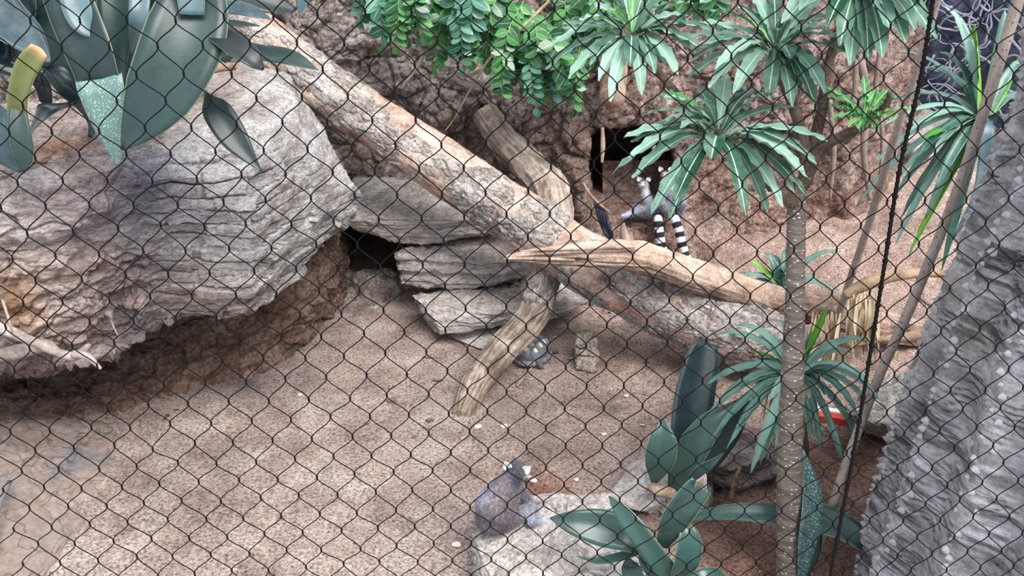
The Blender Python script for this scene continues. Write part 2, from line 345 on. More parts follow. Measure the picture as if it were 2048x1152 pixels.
# back wall with two den mouths
def wall_back():
    px = np.linspace(-420, 1850, 860); py = np.linspace(-190, 640, 330); PX, PY = np.meshgrid(px, py)
    Y = np.interp(PX, [470, 600, 800, 1000, 1100, 1180, 1350, 1450, 1600, 1700, 1760, 1800, 1850], [6.4, 6.35, 6.45, 6.65, 6.6, 6.5, 6.62, 6.75, 6.85, 6.95, 7.2, 8.1, 9.4])
    Y = Y+.35*sm(-PY, -60, 190)*0
    # a shoulder above the den, bulging forward, then the den ledge
    Y = Y-.22*np.exp(-((PX-1160)/60)**2-((PY-330)/110)**2)-.25*np.exp(-((PX-1000)/120)**2-((PY-190)/70)**2)
    Y = Y+.16*sm(PX, 1330, 1420)*sm(PY, 240, 330)*(1-sm(PX, 1600, 1700))
    led = sm(PX, 1130, 1190)*(1-sm(PX, 1400, 1520)); Y = Y-.26*led*sm(PY, 425, 520)
    Y = np.minimum(Y, np.where(PY > 470, 6.55-.9*(PY-470)/170, 99)+np.where(PX > 1380, .5, .15))
    wob = 7*fbm(np.stack([PX/40, PY/40, PX*0], -1), 3, 4)
    # den mouth on the right
    def box(x0, x1, y0, y1, e=5): return sm(PX+wob, x0-e, x0+e)*(1-sm(PX+wob, x1-e, x1+e))*sm(PY+wob*.6, y0-e, y0+e)*(1-sm(PY+wob*.5, y1-e, y1+e))
    hole = np.maximum(box(1180, 1345, 268, 440), box(1190, 1320, 255, 300)); tl = sm(PX-PY*.35, 1040, 1068)
    fl = 2.42/np.tan(np.radians(25)+np.arctan((PY-576)/F)); fl = np.where(PY > 340, fl, 9)
    inner = np.where((PX > 1203) & (PY > 322), 7.05+.1*sm(PX, 1200, 1340), 8.3); inner = np.minimum(inner, fl)
    Y = Y*(1-hole)+np.maximum(inner, Y)*hole
    # low den mouth on the left between boulder and slabs
    h2 = box(655, 850, 440, 536, 4); Y = Y+3.6*h2
    A = np.zeros(PX.shape+(3,)); dx = (PX-1024)/F; b = (576-PY)/F; dy = CP+b*SP; dz = -SP+b*CP; t = Y/dy
    A[..., 0] = dx*t; A[..., 1] = Y; A[..., 2] = H+dz*t
    N = gnormal(A); 
    if N[..., 1].mean() > 0: N = -N
    w = A+.12*fbm(A*3, 3, 9)[..., None]
    d1, d2, c1 = worley(w*np.array([3.2, 3.2, 3.6]), 3); e1, e2, c2 = worley(w*8.5+3, 13)
    lumps = sm(.9-d1, 0, .8); cr = 1-sm(d2-d1, 0, .13); cr2 = 1-sm(e2-e1, 0, .16)
    calm = sm(PX, 1330, 1450)*sm(PY, 250, 330)
    rootx = fbm(A*np.array([9, 2, 1.2]), 4, 61, ridge=True)*sm(PX, 1080, 1180)
    d = (.05*lumps+.05*(c1-.5)-.035*cr*sm(c1, .4, .7)+.018*sm(.8-e1, 0, .6)-.02*cr2*sm(c2, .3, .6))*(1-.7*calm)+.05*fbm(A*4, 5, 43, .6)+.03*fbm(A*16, 4, 23, .6)+.035*rootx*(1-.5*calm)
    d = d*(1-.85*np.maximum(hole, np.maximum(box(1168, 1357, 248, 450, 14), box(640, 860, 428, 545, 10))))
    A = A+N*d[..., None]
    red = sm(PX+260*fbm(A*1.2, 3, 71), 900, 1350); red2 = sm(fbm(A*2.6, 3, 81), .05, .4)
    c = np.ones(A.shape); c = c*(1-red[..., None]*np.array([.07, .18, .2]))*(1-red2[..., None]*np.array([.03, .13, .17]))
    top = (1-sm(PX, 900, 1150)); c = c*(1-top[..., None]*np.array([.06, .03, 0]))
    c = c*(1-.4*cr[..., None]*sm(c1, .4, .7)[..., None])*(1-.25*(cr2*sm(c2, .3, .6))[..., None])*(1-.1*(1-lumps))[..., None]
    c = c*(.95+.22*c2[..., None])*(.82+.36*sm(fbm(A*30, 3, 55, .7), -.35, .35))[..., None]
    o = bake('wall_back', A, gfaces(*PX.shape)[:, ::-1].copy(), M['wall'], None, True, (0, 6.5, 0), c); tag(o, kind='structure')
wall_back()
# dark slate backdrop, top right, with pale climbing roots
def backdrop():
    C0 = [[(W(px, py, Y)) for px, Y in ((1730, 9.2), (1850, 9.0), (1980, 8.6), (2150, 8.0), (2400, 7.2))] for py in (-200, -60, 60, 160, 250, 330)]
    A = upsample(C0, 90, 120, 3); N = gnormal(A); N = N*(-1 if N[..., 1].mean() > 0 else 1)
    A = A+N*(.1*fbm(A*2.5, 5, 41, ridge=True)+.05*fbm(A*9, 3, 5))[..., None]
    o = bake('wall_right', A, gfaces(90, 120)[:, ::-1].copy(), M['backdrop'], None, True, (3, 8.5, 0)); tag(o, kind='structure')
    rm = plain('pale_root', C(176, 182, 200), .7, .25, 12)
    r2 = random.Random(5)
    root = None
    for i in range(46):
        px, py = r2.uniform(1800, 2060), r2.uniform(-20, 215); pts = []; a = r2.uniform(0, 6.3)
        if i == 0: px, py = 1850, 30
        for k in range(8):
            Yk = np.interp(px, [1730, 1850, 1980, 2150, 2400], [9.2, 9.0, 8.6, 8.0, 7.2])-.11
            pts.append(W(px, py, Yk)); a += r2.uniform(-.9, .9); px += 18*math.cos(a); py += 18*math.sin(a)
        if root is None:
            root = thing('climbing_root', 'pale branching roots spreading over the dark slate backdrop at the top corner', 'root', tuple(pts[0]))
        rr = r2.uniform(.006, .015)
        tube_obj('root_strand', rm, pts, [rr, rr*.8, rr*.3], 5, 18, None, root)
backdrop()
# the undercut wall beneath the big boulder
def wall_left():
    g = lambda x, y: tuple(G(x, y, -.06))
    w = lambda x, y, Y: tuple(W(x, y, Y))
    rows = [
     [w(-260, 620, 5.0), w(0, 640, 5.0), w(120, 640, 5.0), w(250, 600, 5.1), w(380, 560, 5.2), w(500, 500, 5.3), w(590, 420, 5.5), w(640, 410, 5.7), w(660, 440, 6.6)],
     [w(-260, 700, 4.95), w(0, 700, 4.95), w(120, 700, 5.0), w(250, 660, 5.1), w(380, 620, 5.1), w(500, 570, 5.12), w(600, 490, 5.35), w(655, 460, 5.6), w(688, 465, 6.6)],
     [w(-260, 760, 4.78), w(0, 760, 4.78), w(120, 760, 4.85), w(250, 740, 4.9), w(380, 700, 4.95), w(505, 640, 5.05), w(610, 560, 5.3), w(668, 520, 5.5), w(692, 510, 6.5)],
     [w(-260, 800, 4.55), w(0, 800, 4.5), w(120, 812, 4.5), w(250, 815, 4.52), w(385, 780, 4.72), w(520, 710, 4.95), w(625, 600, 5.3), w(672, 560, 5.6), w(690, 540, 6.4)],
     [g(-260, 850), g(0, 855), g(120, 868), g(280, 880), g(410, 835), (g(540, 762)), g(640, 675), g(680, 625), g(694, 585)],
    ]
    A = upsample(rows, 170, 320, 8); N = gnormal(A); N = N*(-1 if N[..., 1].mean() > 0 else 1)
    w_ = A+.1*fbm(A*3, 3, 9)[..., None]; d1, d2, cc = worley(w_*np.array([4, 4, 6]), 8)
    cr = 1-sm(d2-d1, 0, .1)
    d = .1*fbm(A*np.array([3, 3, 6]), 5, 4, .6)+.04*(cc-.5)-.02*cr+.02*fbm(A*20, 3, 8)
    A = A+N*d[..., None]
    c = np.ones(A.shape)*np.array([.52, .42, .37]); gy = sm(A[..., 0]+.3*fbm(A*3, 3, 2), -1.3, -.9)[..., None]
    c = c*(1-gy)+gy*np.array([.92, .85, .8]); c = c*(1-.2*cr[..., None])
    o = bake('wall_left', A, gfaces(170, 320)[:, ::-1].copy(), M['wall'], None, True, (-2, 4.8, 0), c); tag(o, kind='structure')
wall_left()
# big overhanging boulder
def boulder():
    R = [
     [(-330, 230, 4.9), (-150, 230, 4.9), (0, 215, 4.9), (150, 200, 4.9), (270, 180, 5.0), (390, 130, 5.3), (500, 128, 5.5), (575, 150, 5.7), (620, 190, 6.0), (600, 230, 6.8)],
     [(-330, 290, 4.3), (-150, 290, 4.3), (0, 285, 4.35), (140, 280, 4.4), (250, 245, 4.6), (380, 200, 4.9), (500, 180, 5.0), (595, 200, 5.2), (655, 285, 5.5), (630, 290, 6.8)],
     [(-330, 345, 3.75), (-150, 345, 3.75), (0, 342, 3.8), (140, 340, 3.88), (250, 300, 4.1), (380, 255, 4.45), (500, 250, 4.6), (600, 255, 4.9), (690, 345, 5.25), (650, 340, 6.7)],
     [(-330, 400, 3.6), (-150, 400, 3.6), (0, 400, 3.66), (130, 400, 3.74), (245, 370, 3.95), (385, 350, 4.2), (508, 352, 4.3), (590, 340, 4.72), (716, 385, 5.3), (660, 380, 6.6)],
     [(-330, 470, 3.55), (-150, 470, 3.55), (0, 470, 3.62), (130, 470, 3.7), (240, 450, 3.93), (370, 410, 4.12), (510, 420, 4.2), (600, 420, 4.7), (712, 420, 5.25), (660, 420, 6.6)],
     [(-330, 540, 3.6), (-150, 540, 3.6), (0, 540, 3.66), (130, 540, 3.74), (240, 520, 3.98), (365, 485, 4.1), (505, 495, 4.17), (598, 480, 4.65), (690, 445, 5.2), (650, 450, 6.6)],
     [(-330, 640, 3.62), (-150, 640, 3.62), (0, 640, 3.66), (130, 640, 3.8), (240, 605, 4.04), (340, 570, 4.1), (498, 570, 4.14), (575, 530, 4.6), (655, 478, 5.1), (630, 480, 6.6)],
     [(-330, 740, 3.72), (-150, 745, 3.72), (0, 745, 3.76), (140, 738, 3.86), (250, 690, 4.1), (365, 636, 4.18), (492, 632, 4.18), (560, 575, 4.65), (640, 500, 5.05), (610, 490, 6.6)],
     [(-330, 700, 4.9), (-150, 700, 4.9), (0, 700, 4.9), (140, 690, 4.95), (250, 650, 5.05), (370, 600, 5.1), (490, 580, 5.2), (560, 530, 5.4), (620, 470, 5.7), (590, 460, 6.6)],
    ]
    Cg = [[W(*q) for q in r] for r in R]; n, m = 300, 380
    A = upsample(Cg, n, m, 2); N = gnormal(A); N = N*(-1 if N[n//2, m//2, 1] > 0 else 1)
    u = np.linspace(0, 9, m)[None].repeat(n, 0); v = np.linspace(0, 8, n)[:, None].repeat(m, 1)
    gy = sm(u+.35*fbm(A*4, 3, 6), 4.35, 4.75)           # 1 = grey layered stone, 0 = pink lumpy stone
    front = sm(v, 2.2, 3.0)
    q = A[..., 2]*15+.8*fbm(A*np.array([3, 3, 2]), 3, 7)+A[..., 0]*1.2; f = q-np.floor(q); iz = np.floor(q).astype(int); lay = hf(iz, iz*0, iz*0, 5)
    blk, b2, bc = worley(np.stack([A[..., 0]*3.2+iz*.37, A[..., 1]*2.5, iz*1.0+.5], -1), 77)
    strat = (1-.75*sm(u, 6.3, 7.2))*.05*(lay-.5)+.06*(bc-.5)-(1-.75*sm(u, 6.3, 7.2))*.05*sm(f, .85, .97)*(1-sm(f, .97, 1))+.015*f
    w_ = A+.14*fbm(A*3, 3, 9)[..., None]; d1, d2, cc = worley(w_*np.array([2.6, 2.6, 4.5]), 18); cr = 1-sm(d2-d1, 0, .07)
    e1, e2, ec = worley(w_*np.array([7, 7, 12]), 28); cr2 = (1-sm(e2-e1, 0, .13))
    pink = .07*(cc-.5)-.03*cr*sm(cc, .45, .7)+.09*fbm(A*np.array([4, 4, 8]), 5, 3, .6)+sm(v, 4.5, 6)*(.05*fbm(A*8, 4, 33, ridge=True)-.03*cr2)
    d = gy*strat*front+(1-gy)*pink+.02*fbm(A*14, 4, 2)+gy*.03*fbm(A*5, 4, 12)
    d = d*np.clip(1-sm(v, 7.3, 7.8), 0, 1)
    A = A+N*d[..., None]
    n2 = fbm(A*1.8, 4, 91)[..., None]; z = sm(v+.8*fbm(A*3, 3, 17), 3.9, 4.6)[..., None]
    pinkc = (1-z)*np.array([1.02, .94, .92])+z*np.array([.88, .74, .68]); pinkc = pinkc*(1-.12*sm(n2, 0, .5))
    bl = np.exp(-((u-4.3)/.5)**2)[..., None]*sm(fbm(A*4, 3, 5)+.3, -.2, .3)[..., None]      # blue-grey stained seam
    greyc = np.array([1, 1, 1.01])-.2*sm(n2, .05, .5)*np.array([.9, 1.1, 1.3])+.0
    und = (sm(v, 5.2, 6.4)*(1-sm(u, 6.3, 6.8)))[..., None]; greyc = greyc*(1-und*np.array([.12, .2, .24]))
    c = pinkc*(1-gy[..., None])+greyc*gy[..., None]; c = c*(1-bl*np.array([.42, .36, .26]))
    orange = np.exp(-((u-2.25)/.35)**2-((v-5.6)/.5)**2)[..., None]; c = c*(1-orange*np.array([.05, .3, .55]))
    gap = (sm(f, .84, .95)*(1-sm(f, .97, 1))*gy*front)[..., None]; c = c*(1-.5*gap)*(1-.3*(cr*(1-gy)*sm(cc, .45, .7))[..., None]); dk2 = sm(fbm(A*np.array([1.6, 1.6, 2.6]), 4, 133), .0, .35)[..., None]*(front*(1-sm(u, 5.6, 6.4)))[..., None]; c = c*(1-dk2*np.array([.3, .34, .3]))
    soil = (1-sm(v+.4*fbm(A*5, 3, 3), 1.7, 2.2))[..., None]*(1-sm(u, 5.6, 6.6))[..., None]; c = c*(1-soil*np.array([.26, .32, .36]))
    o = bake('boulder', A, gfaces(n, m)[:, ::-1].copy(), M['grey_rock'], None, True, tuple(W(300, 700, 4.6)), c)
    tag(o, 'huge pink and grey layered boulder overhanging a dark hollow on the left', 'boulder')
boulder()
# cement apron, lower left corner
hull_rock('cement_apron', [G(-260, 840, -.1), G(60, 815, -.1), G(260, 862, -.1), G(330, 850, -.08), G(250, 960, -.08), G(190, 1060, -.08), G(130, 1190, -.08), G(-260, 1250, -.1),
  G(-260, 850, .12), G(40, 840, .16), G(190, 890, .05), G(150, 1000, .05), G(60, 1150, .1), G(-260, 1230, .2)], M['cement'], res=90, rough=.02, crack=.02, seed=14,
  label='smooth grey cement apron at the foot of the undercut wall, lower left corner', cat='cement')
# stacked slabs beside the low den mouth
hull_rock('slab_rock', [W(684, 440, 5.92), W(705, 352, 6.4), W(880, 352, 6.45), W(1040, 430, 6.4), W(760, 438, 5.85), W(900, 440, 5.82), W(1015, 440, 5.9), W(715, 462, 5.95), W(815, 488, 5.84), W(860, 484, 5.84), W(1012, 460, 5.9), W(720, 455, 6.5), W(1010, 460, 6.5)],
  M['slab'], res=120, rough=.035, strata=.035, sfreq=30, seed=21, label='topmost big pale slab of the stone stack, roofing the low dark den', group='slab stones stacked by the den')
hull_rock('slab_rock', [W(792, 508, 5.75), W(835, 478, 6.3), W(1000, 450, 6.4), W(1062, 505, 6.1), W(900, 515, 5.7), W(1050, 520, 5.75), W(798, 570, 5.72), W(890, 578, 5.66), W(965, 574, 5.68), W(1062, 552, 5.8), W(830, 560, 6.3), W(1060, 545, 6.3)],
  M['slab'], res=120, rough=.035, strata=.04, sfreq=26, seed=22, label='blocky middle slab of the stone stack, right of the low dark den', group='slab stones stacked by the den')
hull_rock('slab_rock', [W(818, 588, 5.6), W(950, 575, 5.95), W(1150, 560, 6.0), W(1180, 600, 5.6), W(830, 600, 5.5), W(872, 650, 5.3), W(1000, 620, 5.3), W(1100, 622, 5.4), W(880, 668, 5.27), W(1000, 642, 5.3), W(1110, 640, 5.4), W(860, 640, 5.9), W(1150, 600, 6.1)],
  M['slab'], res=120, rough=.035, strata=.03, sfreq=30, seed=23, label='third slab down the stone stack, wedge shaped and low, behind the standing log', group='slab stones stacked by the den')
hull_rock('slab_rock', [G(895, 672, .02), G(960, 650, .05), G(1040, 655, .05), G(1060, 690, .02), G(960, 698, .02), G(1010, 700, .01), G(900, 672, -.06), G(1060, 700, -.06), G(1000, 640, -.06)],
  M['slab'], res=50, rough=.012, seed=24, label='lowest thin slab sunk in the sand in front of the stone stack', group='slab stones stacked by the den')
# rocks at the front
hull_rock('flat_rock', [G(948, 1062, .17), G(985, 1000, .16), G(1060, 985, .16), G(1130, 982, .16), G(1215, 990, .16), G(1262, 1020, .16), G(1290, 1090, .16), G(1250, 1220, .16), G(1010, 1130, .22), G(1000, 1230, .18), G(940, 1110, -.05), G(1000, 1010, -.05), G(1220, 1010, -.05), G(1310, 1100, -.05), G(1270, 1240, -.05), G(950, 1250, -.05)],
  M['slab'], res=120, rough=.03, strata=.025, crack=.015, seed=31, sdir=(.3, .2, 1), label='broad flat pale rock that the front lemur sits on', cat='rock')
hull_rock('grey_stone', [G(1215, 992, .1), G(1250, 945, .12), G(1300, 915, .14), G(1335, 930, .12), G(1335, 1000, .1), G(1280, 1025, .08), G(1210, 1000, -.05), G(1250, 930, -.05), G(1345, 920, -.05), G(1345, 1030, -.05)],
  M['slab'], res=60, rough=.02, strata=.015, seed=33, label='pale grey rounded rock just behind the flat front rock, left of the broad leaves', cat='rock')
hull_rock('grey_stone', [G(1300, 1000, .06), G(1330, 900, .2), G(1400, 890, .2), G(1420, 980, .1), G(1350, 1050, .04), G(1300, 1010, -.05), G(1340, 900, -.05), G(1430, 900, -.05), G(1430, 1010, -.05), G(1350, 1060, -.05)],
  M['slab'], res=50, rough=.02, strata=.02, seed=34, label='grey rock behind the bases of the broad upright leaves', cat='rock')
for k, (dx, dy, z0) in enumerate([(0, 0, 0), (6, -34, .12), (-8, -62, .22)]):
    hull_rock('layered_stone', [G(1408+dx, 985+dy, z0), G(1440+dx, 940+dy, z0+.02), G(1530+dx, 930+dy, z0), G(1545+dx, 980+dy, z0), G(1470+dx, 1010+dy, z0), G(1405+dx, 990+dy, z0-.13), G(1550+dx, 930+dy, z0-.13), G(1550+dx, 990+dy, z0-.13), G(1470+dx, 1018+dy, z0-.13), G(1430+dx, 935+dy, z0-.13)],
      M['dark_slab'], res=54, rough=.02, strata=.03, sfreq=34, seed=40+k, label='%s dark layered stone of the little stack beside the tall ringed trunk' % ('lowest', 'middle', 'topmost')[k], group='dark layered stones stacked by the trunk')
hull_rock('grey_stone', [G(1690, 830, .3), G(1760, 770, .42), G(1850, 740, .45), G(1900, 800, .4), G(1800, 860, .3), G(1690, 840, 0), G(1760, 760, 0), G(1900, 740, 0), G(1900, 870, 0), G(1780, 880, 0)],
  M['slab'], res=60, rough=.05, crack=.03, seed=46, label='knobbly grey rock behind the red strip, left of the thorny trunk', cat='rock')
# ================================================================== LOGS
M['bare'] = stone('bare_wood', [(.3, C(104, 86, 77)), (.45, C(160, 139, 127)), (.6, C(194, 176, 166)), (.75, C(218, 206, 198))], 6, an=(1, 1, 1), fine=60, speck=.5, bs=.5, bd=.01, tint=True, rough=.7)
M['bark'] = stone('grey_bark', [(.3, C(118, 108, 104)), (.46, C(184, 174, 168)), (.6, C(214, 207, 202)), (.78, C(228, 224, 220))], 8, fine=60, speck=.5, bs=1, bd=.025, crack=.35, cscale=19, cw=.06, tint=True)
M['driftwood'] = stone('weathered_wood', [(.3, C(124, 108, 98)), (.46, C(174, 158, 147)), (.62, C(204, 191, 181)), (.8, C(222, 212, 203))], 7, fine=70, speck=.35, bs=.8, bd=.012, tint=True)
def grain(k=1., s=5, f=(10, 1.2)):
    """long grooves running with the wood"""
    def d(A, S, TH, R):
        q = np.stack([np.cos(TH)*f[0]*.8, np.sin(TH)*f[0]*.8, S*f[1]*2], -1)
        return k*R*(.16*fbm(q*1.6, 4, s, .6, True)-.06+.16*fbm(np.stack([np.cos(TH), np.sin(TH), S*2.2], -1), 3, s+4))
    return d
def wood_tint(base=(1, 1, 1), dark=.35, s=9, f=(10, 1.5), patch=None):
    def cf(A, S, TH):
        q = np.stack([np.cos(TH)*f[0]*.9, np.sin(TH)*f[0]*.9, S*f[1]*1.6], -1)
        g = sm(fbm(q*2, 4, s, .6, True), .05, .5)[..., None]
        c = np.ones(A.shape)*np.array(base)*(1-dark*(1-g))
        if patch is not None:
            p = sm(fbm(A*5, 3, s+2), 0, .35)[..., None]; c = c*(1-p)+c*np.array(patch)*p
        return c
    return cf
def bark_shell(parent, pts, rad, masks, h=.02, nu=150, nv=420, seed=5, brick=0, tintv=(1, 1, 1), name='bark'):
    """raised bark plates over a log: only where the mask is positive, edges standing proud"""
    A, D, S, TH, c = tube(pts, rad, nu, nv)
    m = masks(S/S.max(), TH, A)
    q = np.stack([np.cos(TH)*3.2, np.sin(TH)*3.2, S*9], -1); d1, d2, cc = worley(q+.3*fbm(q, 3, 3)[..., None], seed)
    r = sm(m, 0, .06)*h-.012+.35*h*fbm(A*22, 4, 7)+.6*h*(cc-.5)*sm(m, 0, .1)-.5*h*(1-sm(d2-d1, 0, .12))
    if brick:
        row = S*34; e = row-np.floor(row); colm = TH*7+.5*(np.floor(row) % 2)+.3*fbm(A*9, 2, 5); g = colm-np.floor(colm)
        r = r-.35*h*((1-sm(np.minimum(e, 1-e), .03, .2))+(1-sm(np.minimum(g, 1-g), .02, .15)))*sm(fbm(A*3, 2, 8)+.2, -.1, .2)
    R = np.array(A); A = A+D*r[..., None]; keep = (m > -.03)
    n, k = m.shape; Fq = gfaces(n, k, True)[:, ::-1]; kf = keep.ravel()[Fq].all(1); Fq = Fq[kf]
    used = np.unique(Fq); mp = -np.ones(n*k, int); mp[used] = np.arange(len(used))
    t = (.72+.5*cc)[..., None]*np.array(tintv)*(1-.45*(1-sm(d2-d1, 0, .1)))[..., None]*np.where(m < .03, .55, 1.)[..., None]
    Vu, Fu, tu = A.reshape(-1, 3)[used], mp[Fq], t.reshape(-1, 3)[used]; lab = np.arange(len(Vu))     # each separate plate is a part of its own
    for _ in range(4000):
        l0 = lab.copy(); mn = lab[Fu].min(1)
        for q in range(4): np.minimum.at(lab, Fu[:, q], mn)
        lab = lab[lab]
        if (lab == l0).all(): break
    for v in np.unique(lab):
        sel = lab == v
        if sel.sum() < 60: continue
        ix = np.cumsum(sel)-1; bake(name, Vu[sel], ix[Fu[sel[Fu[:, 0]]]].copy(), M['bark'], parent, True, None, tu[sel])
# --- the big fallen trunk crossing the picture
LP = [W(440, 0, 6.15), W(520, 75, 6.0), W(690, 205, 5.8), W(860, 318, 5.6), W(1010, 418, 5.4), W(1180, 528, 5.2), W(1340, 612, 5.05), W(1480, 668, 4.95), W(1620, 725, 4.85)]
LR = [.15, .155, .17, .175, .18, .19, .2, .205, .2]
big = thing('fallen_trunk', 'thick half barked fallen trunk slanting from the boulder down to the sand', 'log', tuple(W(1480, 760, 4.95)))
def big_tint(A, S, TH):
    c = wood_tint((.98, .88, .82), .4, 9, (10, 1.2), (1.02, .86, .76))(A, S, TH)
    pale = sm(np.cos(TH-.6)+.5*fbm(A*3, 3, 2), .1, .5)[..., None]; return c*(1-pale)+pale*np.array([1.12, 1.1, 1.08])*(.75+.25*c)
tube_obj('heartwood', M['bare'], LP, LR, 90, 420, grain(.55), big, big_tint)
def mk_top(s, th, A):
    t = (th+np.pi) % (2*np.pi)-np.pi                       # 0 = up side; negative faces left-front
    n = fbm(A*np.array([2.6, 2.6, 2.6]), 4, 6)
    top = np.cos(t-.5)-.3; m = .75*top+.8*n+.05
    m = m-1.6*np.exp(-((s-.40)/.07)**2)*(1-sm(t, -.2, .9))-.9*np.exp(-((s-.53)/.03)**2)
    m = m-1.2*sm(s, .60, .64)*(1-sm(s, .66, .70))
    return m-.05
def mk_low(s, th, A):
    t = (th+np.pi) % (2*np.pi)-np.pi; n = fbm(A*3.5, 3, 46)
    return .4*n+.32*np.maximum(np.exp(-((s-.5)/.05)**2-((t-1.6)/.9)**2)*1.6, np.exp(-((t-2.3)/.35)**2)*sm(s, .58, .66)*1.5)-.22
bark_shell(big, LP, LR, mk_top, .022, tintv=(1.02, 1, .98))
bark_shell(big, LP, [r*1.005 for r in LR], mk_low, .024, seed=15, brick=1, tintv=(.8, .82, .84))
bark_shell(big, LP, [r*1.005 for r in LR], lambda s, th, A: .5*fbm(A*3, 3, 56)+.9*sm(s, .66, .72)*np.cos((th-.2))-.15, .026, seed=25, brick=1, tintv=(1.0, 1.0, 1.0))
# --- the broken branch lying over it
BP = [W(1012, 516, 4.78), W(1080, 512, 4.8), W(1180, 508, 4.83), W(1280, 515, 4.86), W(1400, 556, 4.95), W(1520, 594, 5.05), W(1650, 622, 5.15), W(1770, 655, 5.25), W(1860, 672, 5.3)]
br = thing('broken_branch', 'smooth broken branch with a splintered pale tip lying across the big trunk', 'branch', tuple(W(1600, 640, 5.1)))
def splint(A, S, TH, R):
    s = S/S.max(); e = 1-sm(s, .0, .3)
    return grain(1.1, 15, (12, 1))(A, S, TH, R)*(1+1.2*e)-.35*R*e*(np.abs(np.sin(TH*1.5+1))**.5)+.0
def btint(A, S, TH):
    s = (S/S.max())[..., None]; c = wood_tint((1, .93, .86), .6, 19, (12, 1))(A, S, TH)
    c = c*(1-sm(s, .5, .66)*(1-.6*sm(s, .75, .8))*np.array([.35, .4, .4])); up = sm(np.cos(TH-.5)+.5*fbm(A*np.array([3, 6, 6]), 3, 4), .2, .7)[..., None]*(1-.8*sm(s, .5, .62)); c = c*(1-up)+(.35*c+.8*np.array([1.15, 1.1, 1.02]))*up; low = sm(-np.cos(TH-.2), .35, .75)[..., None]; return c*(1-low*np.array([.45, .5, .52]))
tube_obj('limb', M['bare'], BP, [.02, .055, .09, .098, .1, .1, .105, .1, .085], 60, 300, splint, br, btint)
for k, (a, b, r) in enumerate([((1040, 502), (1270, 494), .018), ((1030, 512), (1230, 500), .015), ((1008, 518), (1150, 520), .014), ((1060, 498), (1180, 499), .012), ((1100, 528), (1300, 532), .012), ((1120, 515), (1275, 497), .016)]):
    p0, p1 = W(a[0], a[1], 4.74+.01*k), W(b[0], b[1], 4.76)
    tube_obj('splinter', M['bare'], [p0, (p0+p1)/2+[0, 0, .008], p1], [.003, r, r*.6], 6, 16, grain(.8, k), br, lambda A, S, TH: np.ones(A.shape)*np.array([1.22, 1.14, 1.06]))
# --- the bent standing log, behind and below the trunk
SPt = [W(968, 225, 6.35), W(1010, 285, 6.2), W(1060, 335, 6.05), W(1100, 385, 5.85), W(1108, 450, 5.6), W(1090, 540, 5.35), W(1062, 630, 5.1), W(1005, 700, 4.85), W(955, 765, 4.7), W(925, 838, 4.44)]
st = thing('standing_log', 'bent bleached log leaning from the back wall down across the slab stack', 'log', tuple(G(925, 830)))
def stint(A, S, TH):
    s = (S/S.max())[..., None]; c = wood_tint((1.02, .98, .94), .5, 29, (9, 1.4))(A, S, TH); return c*(1-sm(s, .75, .95)*np.array([.16, .2, .24]))
tube_obj('weathered_wood', M['driftwood'], SPt, [.1, .115, .12, .14, .13, .105, .105, .1, .09, .07], 56, 300, grain(1.1, 33, (9, 1)), st, stint)
bark_shell(st, SPt, [.1, .115, .12, .14, .13, .105, .105, .1, .09, .07], lambda s, th, A: .6*fbm(A*4, 3, 66)+.5*np.exp(-((s-.6)/.09)**2)-.28, .02, 90, 260, 35, tintv=(1, .97, .94))
# --- small woody bits
def stick(name, pts, r, label, m='driftwood', cat='stick', tintc=(1, 1, 1), group=None, nv=16):
    o = tube_obj(name, M[m], pts, r, 7, nv, grain(.8, 3), None, lambda A, S, TH: np.ones(A.shape)*np.array(tintc)); return tag(o, label, cat, group)
stick('dead_root', [W(-40, 640, 3.5), W(10, 658, 3.52), W(60, 680, 3.52), W(110, 702, 3.55), W(150, 712, 3.55), W(178, 690, 3.65)], [.03, .028, .022, .02, .022, .012], 'thick grey dead root lying along the foot of the left boulder', tintc=(.86, .86, .9), cat='root', nv=30)
stick('dead_root', [W(148, 708, 3.52), W(175, 712, 3.5), W(202, 738, 3.48)], [.02, .016, .008], 'short grey root tip drooping over the dark hollow', tintc=(.95, .95, .98), cat='root')
stick('dead_root', [W(-30, 715, 3.6), W(40, 702, 3.62), W(90, 690, 3.64), W(115, 700, 3.6)], [.03, .035, .03, .012], 'flattish split grey root below the thick one at the left edge', tintc=(.85, .86, .9), cat='root')
stick('thin_root', [W(5, 600, 3.52), W(15, 630, 3.5), W(25, 665, 3.5)], [.006, .006, .004], 'thin root hanging down the boulder at the left edge', cat='root')
stick('thin_root', [W(212, 590, 3.95), W(222, 640, 3.93), W(238, 675, 3.93)], [.006, .005, .003], 'thin pale root hanging beneath the boulder bulge', cat='root')
stick('thin_root', [W(185, 585, 3.9), W(200, 612, 3.88)], [.006, .003], 'short root stub poking from the pink rock face', cat='root')
stick('hanging_root', [W(1205, 255, 6.1), W(1206, 290, 6.08), W(1204, 325, 6.06)], [.012, .018, .01], 'knotty pale root hanging in front of the den mouth', cat='root', tintc=(1.1, 1, .85))
stick('hanging_root', [W(1305, 268, 6.1), W(1306, 285, 6.1), W(1308, 302, 6.1)], [.01, .02, .012], 'stubby pale root hanging at the top of the den mouth', cat='root', tintc=(1.2, 1.2, 1.15))
stick('thin_root', [W(1166, 365, 6.2), W(1185, 395, 6.15), W(1222, 428, 6.2)], [.01, .012, .008], 'slender root crossing the left side of the den mouth', cat='root', tintc=(.9, .75, .65))
stick('wood_stub', [W(1246, 446, 6.0), W(1248, 468, 6.0), W(1258, 500, 6.0)], [.012, .03, .045], 'small pale pointed stump below the den ledge', cat='stump', tintc=(1.1, 1.05, 1))
stick('wood_stub', [W(1222, 478, 6.0), W(1240, 490, 6.0), W(1262, 502, 6.0)], [.015, .03, .04], 'short gnarled stub beside the pointed stump', cat='stump', tintc=(1.05, .95, .9))
